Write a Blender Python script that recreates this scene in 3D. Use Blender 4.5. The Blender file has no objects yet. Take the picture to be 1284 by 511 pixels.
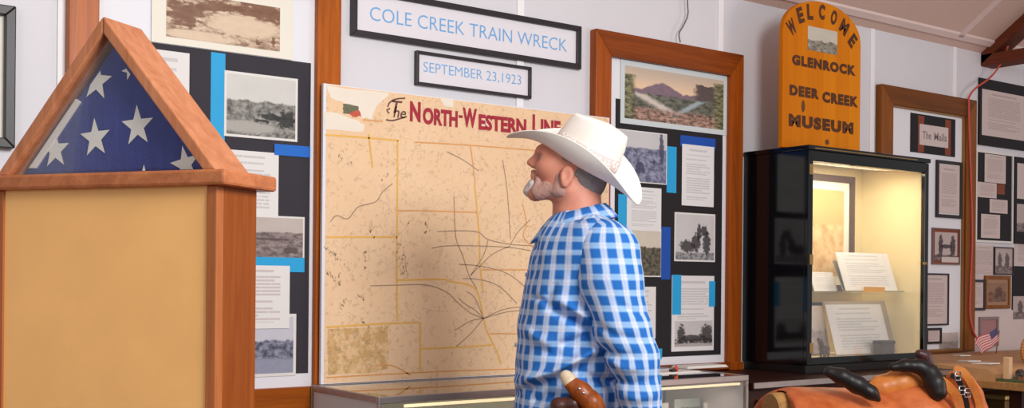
import bpy, math, random
import numpy as np
from mathutils import Vector, Matrix

# ------------------------------------------------------------------ camera, world, lights
PI = math.pi
FPX, ROLL, HU, HV = 1400.0, 0.0092, 642.0, 352.0      # focal length in px, roll, level-forward point in the frame
CAMZ, WD, PHI = 1.32, 3.45, math.radians(35.6)        # camera height, distance to the wall, yaw against the wall
SC = bpy.context.scene
COL = SC.collection
cam_d = bpy.data.cameras.new('camera')
cam = bpy.data.objects.new('camera', cam_d)
COL.objects.link(cam)
cam_d.sensor_width = 36
cam_d.lens = 36 * FPX / 1284
cam_d.shift_y = (HV - 255.5) / 1284
cam_d.clip_start = 0.05
cam.matrix_world = (Matrix.Translation((0, -WD, CAMZ)) @ Matrix.Rotation(-PHI, 4, 'Z') @ Matrix.Rotation(PI / 2, 4, 'X')
                    @ Matrix.Rotation(ROLL, 4, 'Z'))
SC.camera = cam
SC.view_settings.view_transform = 'Standard'
SC.view_settings.look = 'None'
SC.view_settings.gamma = 1
SC.view_settings.use_curve_mapping = False
SC.view_settings.exposure = 0.0

world = bpy.data.worlds.new('world')
SC.world = world
world.use_nodes = True
bg = world.node_tree.nodes['Background']
bg.inputs[0].default_value = (0.95, 0.955, 0.97, 1)
bg.inputs[1].default_value = 0.43


def area_light(name, loc, target, sx, sy, power, color):
    d = bpy.data.lights.new(name, 'AREA')
    d.shape = 'RECTANGLE'
    d.size, d.size_y, d.energy, d.color = sx, sy, power, color
    o = bpy.data.objects.new(name, d)
    COL.objects.link(o)
    o.location = loc
    o.rotation_euler = (Vector(target) - Vector(loc)).to_track_quat('-Z', 'Y').to_euler()
    return o


# added unseen area lights, no windows: a bounced-flash key and two fills
area_light('key_light', (1.55, -4.35, 2.75), (0.1, -0.8, 1.35), 1.5, 1.1, 136, (0.985, 0.985, 0.975))  # stands in for flash bounced off the ceiling, no window here
area_light('left_fill_light', (-2.2, -4.2, 2.3), (0.0, -0.6, 1.3), 1.4, 1.2, 20, (0.90, 0.96, 1.0))  # weak cool fill added behind the camera on the left, no window here
area_light('right_fill_light', (5.6, -4.6, 1.5), (3.6, 0.0, 2.35), 1.6, 1.6, 46, (1.0, 0.80, 0.76))  # pinkish fill added to brighten the far wall and ceiling, no window here


# ------------------------------------------------------------------ picture <-> place
CR, SR = math.cos(ROLL), math.sin(ROLL)
CP, SP = math.cos(PHI), math.sin(PHI)


def ray(u, v):
    du, dv = u - HU, v - HV
    a = du * CR + dv * SR
    b = -du * SR + dv * CR
    return a / FPX, -b / FPX


def c2w(X, Y, z):                       # camera-levelled coordinates (right, forward, up) to the room
    return (X * CP + Y * SP, -X * SP + Y * CP - WD, z)


def W(u, v, t=0.0):                     # the point of the plane t metres in front of the wall
    rx, rz = ray(u, v)
    dx, dy = rx * CP + SP, -rx * SP + CP
    k = (WD - t) / dy
    return (dx * k, -t, CAMZ + rz * k)


def C(u, v, Y):
    rx, rz = ray(u, v)
    return c2w(rx * Y, Y, CAMZ + rz * Y)


def lin(c):
    c = c / 255.0
    return c / 12.92 if c <= 0.04045 else ((c + 0.055) / 1.055) ** 2.4


def rgb(c):
    return (lin(c[0]), lin(c[1]), lin(c[2]), 1.0)


# ------------------------------------------------------------------ materials
class NT:
    def __init__(self, name):
        self.m = bpy.data.materials.new(name)
        self.m.use_nodes = True
        self.t = self.m.node_tree
        self.b = self.t.nodes['Principled BSDF']
        self.out = self.t.nodes['Material Output']

    def n(self, kind, **kw):
        nd = self.t.nodes.new(kind)
        for k, v in kw.items():
            setattr(nd, k, v)
        return nd

    def link(self, a, b):
        self.t.links.new(a, b)

    def put(self, sock, val):
        if hasattr(val, 'is_output'):
            self.link(val, sock)
        else:
            sock.default_value = val

    def math(self, op, a, b=0.0, c=0.0, clamp=False):
        nd = self.n('ShaderNodeMath', operation=op, use_clamp=clamp)
        for i, x in enumerate((a, b, c)):
            if i < len(nd.inputs):
                self.put(nd.inputs[i], x)
        return nd.outputs[0]

    def mix(self, f, a, b):
        nd = self.n('ShaderNodeMix', data_type='RGBA')
        self.put(nd.inputs[0], f)
        self.put(nd.inputs[6], a)
        self.put(nd.inputs[7], b)
        return nd.outputs[2]

    def step(self, x, e, w):             # smooth step up around e with half width w
        nd = self.n('ShaderNodeMapRange', interpolation_type='SMOOTHSTEP')
        self.put(nd.inputs[0], x)
        self.put(nd.inputs[1], self.math('SUBTRACT', e, w))
        self.put(nd.inputs[2], self.math('ADD', e, w))
        return nd.outputs[0]

    def noise(self, vec, scale, detail=3.0, rough=0.5, dist=0.0):
        nd = self.n('ShaderNodeTexNoise')
        if vec is not None:
            self.link(vec, nd.inputs['Vector'])
        nd.inputs['Scale'].default_value = scale
        nd.inputs['Detail'].default_value = detail
        nd.inputs['Roughness'].default_value = rough
        nd.inputs['Distortion'].default_value = dist
        return nd.outputs['Fac']

    def coord(self, which='Object'):
        return self.n('ShaderNodeTexCoord').outputs[which]

    def mapping(self, vec, scale=(1, 1, 1), loc=(0, 0, 0), rot=(0, 0, 0)):
        nd = self.n('ShaderNodeMapping')
        self.link(vec, nd.inputs[0])
        nd.inputs['Location'].default_value = loc
        nd.inputs['Rotation'].default_value = rot
        nd.inputs['Scale'].default_value = scale
        return nd.outputs[0]

    def sep(self, vec):
        nd = self.n('ShaderNodeSeparateXYZ')
        self.link(vec, nd.inputs[0])
        return nd.outputs

    def comb(self, x, y, z=0.0):
        nd = self.n('ShaderNodeCombineXYZ')
        for i, q in enumerate((x, y, z)):
            self.put(nd.inputs[i], q)
        return nd.outputs[0]

    def bump(self, h, strength=0.3, dist=0.002):
        nd = self.n('ShaderNodeBump')
        nd.inputs['Strength'].default_value = strength
        nd.inputs['Distance'].default_value = dist
        self.link(h, nd.inputs['Height'])
        self.link(nd.outputs[0], self.b.inputs['Normal'])

    def done(self, col, rough=0.6, metal=0.0, spec=0.5, coat=0.0):
        self.put(self.b.inputs['Base Color'], col)
        self.put(self.b.inputs['Roughness'], rough)
        self.b.inputs['Metallic'].default_value = metal
        self.b.inputs['Specular IOR Level'].default_value = spec
        self.b.inputs['Coat Weight'].default_value = coat
        return self.m


def plain(name, c, rough=0.6, var=0.06, scale=12, bump=0.0, metal=0.0, spec=0.4, coat=0.0):
    q = NT(name)
    f = q.noise(q.coord(), scale, 4)
    dark = tuple(x * (1 - var * 2) for x in c)
    light = tuple(min(255, x * (1 + var)) for x in c)
    if bump:
        q.bump(q.noise(q.coord(), scale * 6, 4), bump)
    return q.done(q.mix(f, rgb(dark), rgb(light)), rough, metal, spec, coat)


def wood(name, a, b, axis='Z', rough=0.4, scale=30, coat=0.0, stretch=0.06, spec=0.2):
    q = NT(name)
    s = {'X': (stretch, 1, 1), 'Y': (1, stretch, 1), 'Z': (1, 1, stretch)}[axis]
    v = q.mapping(q.coord(), s)
    f = q.noise(v, scale, 6, 0.6, 1.2)
    g = q.noise(v, scale * 5, 3, 0.6)
    ff = q.math('ADD', q.math('MULTIPLY', f, 0.75), q.math('MULTIPLY', g, 0.25))
    q.bump(g, 0.12, 0.001)
    return q.done(q.mix(q.step(ff, 0.5, 0.22), rgb(a), rgb(b)), rough, 0, spec, coat)


def document(name, paper=(226, 224, 222), ink=(120, 118, 120), lines=26, strength=0.45, title=True, top=0.84, bottom=0.1,
             margin=0.13, seed=0.0):
    q = NT(name)
    uv = q.sep(q.coord('UV'))
    u, v = uv[0], uv[1]
    lv = q.math('MULTIPLY', v, float(lines))
    row = q.math('FLOOR', lv)
    inrow = q.step(q.math('FRACT', lv), 0.45, 0.12)
    words = q.noise(q.comb(q.math('MULTIPLY', u, 26.0), q.math('MULTIPLY', row, 7.3), seed), 1.0, 2)
    wm = q.step(words, 0.36, 0.07)
    wn = q.n('ShaderNodeTexWhiteNoise', noise_dimensions='1D')
    q.put(wn.inputs['W'], q.math('ADD', row, seed))
    r = wn.outputs[0]
    keep = q.math('GREATER_THAN', r, 0.13)
    endx = q.math('SUBTRACT', 1 - margin, q.math('MULTIPLY', q.math('POWER', r, 7.0), 0.4))
    m = q.math('MULTIPLY', q.math('GREATER_THAN', u, margin), q.math('LESS_THAN', u, endx))
    m = q.math('MULTIPLY', m, q.math('MULTIPLY', q.math('LESS_THAN', v, top), q.math('GREATER_THAN', v, bottom)))
    m = q.math('MULTIPLY', m, q.math('MULTIPLY', q.math('MULTIPLY', inrow, wm), keep))
    if title:
        tm = q.math('MULTIPLY', q.math('GREATER_THAN', v, 0.895), q.math('LESS_THAN', v, 0.93))
        tm = q.math('MULTIPLY', tm, q.math('MULTIPLY', q.math('GREATER_THAN', u, 0.22), q.math('LESS_THAN', u, 0.78)))
        tm = q.math('MULTIPLY', tm, q.step(words, 0.3, 0.05))
        m = q.math('MAXIMUM', m, tm)
    return q.done(q.mix(q.math('MULTIPLY', m, strength), rgb(paper), rgb(ink)), 0.6, 0, 0.3)


def photo(name, sky, lo, hi, horizon=0.5, amp=0.15, hscale=4.0, mottle=14.0, seed=0.0, blobs=(), lights=(), contrast=0.2):
    """an old photograph: pale sky, ragged dark horizon, mottled ground, dark masses"""
    q = NT(name)
    uvv = q.coord('UV')
    uv = q.sep(uvv)
    u, v = uv[0], uv[1]
    hn = q.noise(q.comb(q.math('MULTIPLY', u, hscale), seed, 0.0), 1.0, 5, 0.6)
    hor = q.math('ADD', horizon, q.math('MULTIPLY', q.math('SUBTRACT', hn, 0.5), amp * 2))
    g = q.noise(q.comb(u, v, seed), mottle, 4, 0.65)
    skyc = q.mix(q.noise(q.comb(u, v, seed + 3), 3.0, 2), rgb(sky), rgb(tuple(x * 0.93 for x in sky)))
    ground = q.mix(q.step(g, 0.5, contrast), rgb(lo), rgb(hi))
    col = q.mix(q.step(v, hor, 0.02), ground, skyc)
    for group, tint in ((blobs, lo), (lights, hi)):
        for (cx, cy, rx, ry) in group:
            dx = q.math('DIVIDE', q.math('SUBTRACT', u, cx), rx)
            dy = q.math('DIVIDE', q.math('SUBTRACT', v, cy), ry)
            d = q.math('ADD', q.math('MULTIPLY', dx, dx), q.math('MULTIPLY', dy, dy))
            d = q.math('ADD', d, q.math('MULTIPLY', q.math('SUBTRACT', g, 0.5), 3.6))
            col = q.mix(q.math('MULTIPLY', q.math('SUBTRACT', 1.0, q.step(d, 1.0, 0.3)), 0.9), col, rgb(tint))
    return q.done(col, 0.45, 0, 0.3)


def glass(name, gloss=0.06, tint=(1, 1, 1, 1), rough=0.02):
    q = NT(name)
    tr = q.n('ShaderNodeBsdfTransparent')
    tr.inputs[0].default_value = tint
    gl = q.n('ShaderNodeBsdfGlossy')
    gl.inputs['Roughness'].default_value = rough
    fr = q.n('ShaderNodeFresnel')
    fr.inputs[0].default_value = 1.5
    f = q.math('MULTIPLY', fr.outputs[0], gloss, clamp=True)
    mx = q.n('ShaderNodeMixShader')
    q.link(f, mx.inputs[0])
    q.link(tr.outputs[0], mx.inputs[1])
    q.link(gl.outputs[0], mx.inputs[2])
    q.link(mx.outputs[0], q.out.inputs[0])
    return q.m


def emitter(name, c, s):
    q = NT(name)
    q.b.inputs['Emission Color'].default_value = rgb(c)
    q.b.inputs['Emission Strength'].default_value = s
    return q.done(rgb(c), 0.5)


M = {}
M['wall'] = plain('painted_wall', (219, 217, 222), 0.55, 0.012, 3, 0.05)
M['ceiling'] = plain('painted_ceiling', (212, 184, 172), 0.7, 0.015, 3, 0.05)
M['batten'] = plain('painted_batten', (244, 242, 244), 0.5, 0.01, 5)
M['ceil_batten'] = plain('painted_ceiling_batten', (226, 206, 200), 0.6, 0.01, 5)
M['floor'] = wood('floor_boards', (95, 62, 40), (130, 88, 58), 'X', 0.4)
M['frame_wood'] = wood('orange_stained_wood', (140, 66, 8), (190, 98, 18), 'Z', 0.35, 24)
M['frame_wood_h'] = wood('orange_stained_wood_rail', (126, 60, 8), (172, 88, 18), 'X', 0.35, 24)
M['frame_red'] = wood('red_brown_wood', (132, 60, 12), (172, 84, 22), 'Z', 0.35, 24)
M['frame_red_h'] = wood('red_brown_wood_rail', (112, 50, 12), (150, 72, 22), 'X', 0.35, 24)
M['frame_brown'] = wood('brown_wood', (116, 64, 16), (146, 84, 28), 'Z', 0.4, 24)
M['frame_brown_h'] = wood('brown_wood_rail', (98, 54, 16), (126, 70, 26), 'X', 0.4, 24)
M['liner'] = wood('gilt_liner', (136, 98, 58), (160, 120, 74), 'Z', 0.4, 24)
M['beam'] = wood('dark_red_beam', (92, 42, 24), (126, 60, 36), 'Y', 0.6, 18, 0)
M['white_board'] = plain('white_mount_board', (230, 230, 236), 0.5, 0.01, 4)
M['black_paper'] = plain('black_mount_paper', (50, 46, 54), 0.75, 0.04, 8)
M['black_paper_dark'] = plain('deep_black_paper', (30, 26, 30), 0.75, 0.04, 8)
M['white_border'] = plain('photo_border', (226, 222, 218), 0.5, 0.01, 6)
M['cream_border'] = plain('cream_poster_border', (236, 230, 216), 0.55, 0.015, 6)
M['cyan'] = plain('cyan_card', (30, 164, 222), 0.6, 0.02, 8)
M['blue_card'] = plain('blue_card', (10, 104, 202), 0.6, 0.02, 8)
M['navy_card'] = plain('deep_blue_card', (8, 76, 172), 0.6, 0.02, 8)
M['black_frame'] = plain('black_picture_frame', (40, 32, 36), 0.4, 0.05, 10)
M['black_gloss'] = plain('black_lacquer', (10, 10, 14), 0.1, 0.1, 6, spec=0.5, coat=0.0)
M['black_satin'] = plain('black_satin', (22, 18, 20), 0.35, 0.1, 10)
M['brass'] = plain('dull_brass', (166, 132, 84), 0.35, 0.05, 20, metal=0.7)
M['cream_inside'] = plain('cream_lining', (238, 220, 172), 0.6, 0.015, 4)
M['sign_text'] = plain('pale_blue_lettering', (112, 172, 226), 0.5, 0.03, 40)
M['sign_paper'] = plain('sign_paper', (228, 224, 230), 0.5, 0.01, 5)
M['alu'] = plain('brushed_aluminium', (172, 160, 156), 0.35, 0.04, 20, metal=0.75)
M['gray_panel'] = plain('pale_grey_laminate', (196, 186, 182), 0.5, 0.02, 4)
M['dark_wood'] = wood('dark_counter_wood', (34, 14, 9), (58, 26, 16), 'X', 0.4, 20)
M['dark_brown'] = plain('dark_brown_frame', (78, 50, 38), 0.5, 0.08, 20)
M['glass'] = glass('clear_glass', 0.25)
M['case_glass'] = glass('cabinet_glass', 0.35)
M['top_glass'] = glass('counter_glass', 1.7, (0.95, 0.97, 0.95, 1), 0.015)
M['white_paper'] = plain('white_paper', (232, 226, 220), 0.6, 0.02, 10)
M['steel'] = plain('steel', (190, 190, 190), 0.3, 0.05, 20, metal=0.9)
M['red_cord'] = plain('red_cord', (212, 84, 74), 0.6, 0.08, 60)
M['gray_wire'] = plain('grey_wire', (104, 92, 92), 0.5, 0.05, 20)


# ------------------------------------------------------------------ mesh helpers
class MB:
    def __init__(self):
        self.v, self.f, self.uv = [], [], {}

    def add(self, vs, fs):
        o = len(self.v)
        self.v.extend([tuple(p) for p in vs])
        for f in fs:
            self.f.append(tuple(i + o for i in f))

    def hexa(self, p):                   # 8 corners: bottom ring then top ring
        self.add(p, [(3, 2, 1, 0), (4, 5, 6, 7), (0, 1, 5, 4), (1, 2, 6, 5), (2, 3, 7, 6), (3, 0, 4, 7)])

    def box(self, x0, x1, y0, y1, z0, z1, T=None):
        p = [(x0, y0, z0), (x1, y0, z0), (x1, y1, z0), (x0, y1, z0), (x0, y0, z1), (x1, y0, z1), (x1, y1, z1), (x0, y1, z1)]
        if T:
            p = [T(*q) for q in p]
        self.hexa(p)
        return self

    def prism(self, pts, ext):           # closed outline extruded by the vector ext
        n = len(pts)
        e = Vector(ext)
        top = [tuple(Vector(p) + e) for p in pts]
        self.add(list(pts) + top, [tuple(range(n))[::-1], tuple(range(n, 2 * n))]
                 + [(i, (i + 1) % n, n + (i + 1) % n, n + i) for i in range(n)])
        return self

    def tube(self, pts, r, n=8, cap=True):
        pts = [Vector(p) for p in pts]
        rs = r if isinstance(r, (list, tuple)) else [r] * len(pts)
        rings = []
        up = Vector((0.13, 0.21, 0.97))
        for i, p in enumerate(pts):
            d = (pts[min(i + 1, len(pts) - 1)] - pts[max(i - 1, 0)]).normalized()
            if abs(d.dot(up)) > 0.98:
                up = Vector((1, 0.1, 0))
            s = d.cross(up).normalized()
            w = s.cross(d).normalized()
            up = w
            rings.append([tuple(p + rs[i] * (math.cos(2 * PI * k / n) * s + math.sin(2 * PI * k / n) * w)) for k in range(n)])
        self.loft(rings, cap=cap)
        return self

    def loft(self, rings, close=True, cap=True):
        n = len(rings[0])
        vs = [p for r in rings for p in r]
        fs = []
        for i in range(len(rings) - 1):
            for k in range(n if close else n - 1):
                a, b = i * n + k, i * n + (k + 1) % n
                fs.append((a, b, b + n, a + n))
        if cap and close:
            fs.append(tuple(range(n))[::-1])
            fs.append(tuple(range((len(rings) - 1) * n, len(rings) * n)))
        self.add(vs, fs)
        return self


def smooth_path(pts, n=6):
    pts = [Vector(p) for p in pts]
    out = []
    for i in range(len(pts) - 1):
        p0, p1, p2, p3 = pts[max(i - 1, 0)], pts[i], pts[i + 1], pts[min(i + 2, len(pts) - 1)]
        for k in range(n):
            t = k / n
            out.append(0.5 * ((2 * p1) + (-p0 + p2) * t + (2 * p0 - 5 * p1 + 4 * p2 - p3) * t * t + (-p0 + 3 * p1 - 3 * p2 + p3) * t ** 3))
    out.append(pts[-1])
    return out


def base_of(o):
    while o.parent is not None:
        o = o.parent
    return o.location


def tag(o, label=None, cat=None, group=None, kind=None):
    for k, v in (('label', label), ('category', cat), ('group', group), ('kind', kind)):
        if v:
            o[k] = v
    return o


def thing(name, loc, label, cat, group=None):
    o = bpy.data.objects.new(name, None)
    o.empty_display_size = 0.1
    COL.objects.link(o)
    o.location = loc
    return tag(o, label, cat, group)


def obj(name, mb, mat, parent=None, bevel=0.0, smooth=False, uvs=None, loc=None):
    if isinstance(mb, list):             # one object for each piece
        return [fix_normals(obj(name, m, mat, parent, bevel, smooth)) for m in mb][0]
    me = bpy.data.meshes.new(name)
    if parent is not None:
        b = Vector(base_of(parent))
    elif loc is not None:
        b = Vector(loc)
    else:
        xs = np.array(mb.v)
        b = Vector(((xs[:, 0].min() + xs[:, 0].max()) / 2, (xs[:, 1].min() + xs[:, 1].max()) / 2, xs[:, 2].min()))
    vs = (np.array(mb.v, dtype=np.float64) - np.array(b)).tolist()
    me.from_pydata(vs, [], mb.f)
    me.validate()
    me.update()
    if uvs is not None:
        lay = me.uv_layers.new(name='UVMap')
        li = np.zeros(len(me.loops), dtype=np.int32)
        me.loops.foreach_get('vertex_index', li)
        lay.data.foreach_set('uv', np.asarray(uvs, dtype=np.float32)[li].ravel())
    me.materials.append(mat)
    if smooth:
        me.polygons.foreach_set('use_smooth', [True] * len(me.polygons))
    o = bpy.data.objects.new(name, me)
    COL.objects.link(o)
    if parent is not None:
        o.parent = parent
        # children of the root carry no offset of their own
    else:
        o.location = b
    if bevel:
        bv = o.modifiers.new('bevel', 'BEVEL')
        bv.width = bevel
        bv.segments = 2
        bv.limit_method = 'ANGLE'
    return o


def struct(name, mb, mat, label=None, bevel=0.0):
    o = obj(name, mb, mat, bevel=bevel)
    tag(o, label or name.replace('_', ' '), None, None, 'structure')
    return o


def rect(u0, u1, vt, vb, t, ref='l'):
    """wall rectangle x0, x1, z0, z1 from picture edges; vt and vb are read at the left ('l') or right ('r') edge"""
    um = u0 if ref == 'l' else u1
    x0 = (W(u0, vt, t)[0] + W(u0, vb, t)[0]) / 2
    x1 = (W(u1, vt, t)[0] + W(u1, vb, t)[0]) / 2
    return x0, x1, W(um, vb, t)[2], W(um, vt, t)[2]


def slab(x0, x1, z0, z1, t0, t1, rot=0.0):
    """thin upright sheet parallel to the wall, front at t1, with UV 0..1 on its front"""
    mb = MB()
    cx, cz = (x0 + x1) / 2, (z0 + z1) / 2

    def R(x, z):
        dx, dz = x - cx, z - cz
        return cx + dx * math.cos(rot) - dz * math.sin(rot), cz + dx * math.sin(rot) + dz * math.cos(rot)
    pts = []
    for t in (t0, t1):
        for (x, z) in ((x0, z0), (x1, z0), (x1, z1), (x0, z1)):
            a, b = R(x, z)
            pts.append((a, -t, b))
    mb.add(pts, [(0, 1, 2, 3)[::1], (7, 6, 5, 4), (0, 4, 5, 1), (1, 5, 6, 2), (2, 6, 7, 3), (3, 7, 4, 0)])
    # front faces the room (-y)
    mb.f[0], mb.f[1] = (3, 2, 1, 0), (4, 5, 6, 7)
    uv = [(0, 0), (1, 0), (1, 1), (0, 1)] * 2
    return mb, uv


def sheet(name, label, cat, group, r, t, th, mat, rot=0.0, parent=None):
    mb, uv = slab(r[0], r[1], r[2], r[3], t, t + th, rot)
    o = obj(name, mb, mat, parent, uvs=uv)
    if parent is None:
        tag(o, label, cat, group)
    elif label:
        tag(o, label)
    return o


def inset(r, l, rr=None, b=None, t=None):
    rr = l if rr is None else rr
    b = l if b is None else b
    t = l if t is None else t
    return (r[0] + l, r[1] - rr, r[2] + b, r[3] - t)


def print_photo(label, group, r, t, mat, border=0.006, rot=0.0, bmat=None, name='photograph', bb=None):
    o = sheet(name, label, 'photograph', group, r, t, 0.0012, bmat or M['white_border'], rot)
    i = inset(r, border, None, bb)
    sheet('print_image', None, None, None, i, t + 0.0012, 0.0004, mat, rot, parent=o)
    return o


def ring(r, w, t0, t1, wt=None, wb=None):
    """left/right members and top/bottom members of a frame, r outer rect"""
    x0, x1, z0, z1 = r
    wt = w if wt is None else wt
    wb = w if wb is None else wb
    st, ra = [MB(), MB()], [MB(), MB()]
    st[0].prism([(x0, -t0, z0), (x0 + w, -t0, z0 + wb), (x0 + w, -t0, z1 - wt), (x0, -t0, z1)], (0, -(t1 - t0), 0))
    st[1].prism([(x1, -t0, z1), (x1 - w, -t0, z1 - wt), (x1 - w, -t0, z0 + wb), (x1, -t0, z0)], (0, -(t1 - t0), 0))
    ra[0].prism([(x0, -t0, z1), (x0 + w, -t0, z1 - wt), (x1 - w, -t0, z1 - wt), (x1, -t0, z1)], (0, -(t1 - t0), 0))
    ra[1].prism([(x1, -t0, z0), (x1 - w, -t0, z0 + wb), (x0 + w, -t0, z0 + wb), (x0, -t0, z0)], (0, -(t1 - t0), 0))
    return st, ra


def fix_normals(o):
    import bmesh
    bm = bmesh.new()
    bm.from_mesh(o.data)
    bmesh.ops.recalc_face_normals(bm, faces=bm.faces)
    bm.to_mesh(o.data)
    bm.free()
    return o


_tc = {}


def text_geo(s, weight=0.0, spacing=1.0):
    key = (s, weight, spacing)
    if key in _tc:
        return _tc[key]
    cu = bpy.data.curves.new('lettering', 'FONT')
    cu.body = s
    cu.size = 1.0
    cu.offset = weight
    cu.space_character = spacing
    cu.resolution_u = 3
    o = bpy.data.objects.new('lettering', cu)
    COL.objects.link(o)
    dg = bpy.context.evaluated_depsgraph_get()
    dg.update()
    me = bpy.data.meshes.new_from_object(o.evaluated_get(dg))
    vs = [(v.co.x, v.co.y) for v in me.vertices]
    fs = [tuple(p.vertices) for p in me.polygons]
    COL.objects.unlink(o)
    bpy.data.objects.remove(o)
    bpy.data.curves.remove(cu)
    bpy.data.meshes.remove(me)
    a = np.array(vs)
    lo, hi = a.min(0), a.max(0)
    _tc[key] = ((a - lo) / (hi - lo), fs, (hi - lo))
    return _tc[key]


def text_on(mb, s, x0, x1, z0, z1, t, weight=0.0, spacing=1.0, shear=0.0, place=None):
    a, fs, _ = text_geo(s, weight, spacing)
    pts = []
    for (p, q) in a:
        x = x0 + (x1 - x0) * p + shear * (z1 - z0) * q
        z = z0 + (z1 - z0) * q
        pts.append(place(x, z) if place else (x, -t, z))
    mb.add(pts, fs)


def ribbon(mb, pts, w, t, place=None):
    """flat line of width w on the plane t, pts are (x, z)"""
    pts = [Vector((p[0], p[1])) for p in pts]
    L, R = [], []
    for i, p in enumerate(pts):
        d = (pts[min(i + 1, len(pts) - 1)] - pts[max(i - 1, 0)])
        d = d.normalized() if d.length > 0 else Vector((1, 0))
        nrm = Vector((-d.y, d.x)) * (w / 2)
        for lst, q in ((L, p + nrm), (R, p - nrm)):
            lst.append(place(q.x, q.y) if place else (q.x, -t, q.y))
    n = len(pts)
    mb.add(L + R, [(i, n + i, n + i + 1, i + 1) for i in range(n - 1)])


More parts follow.
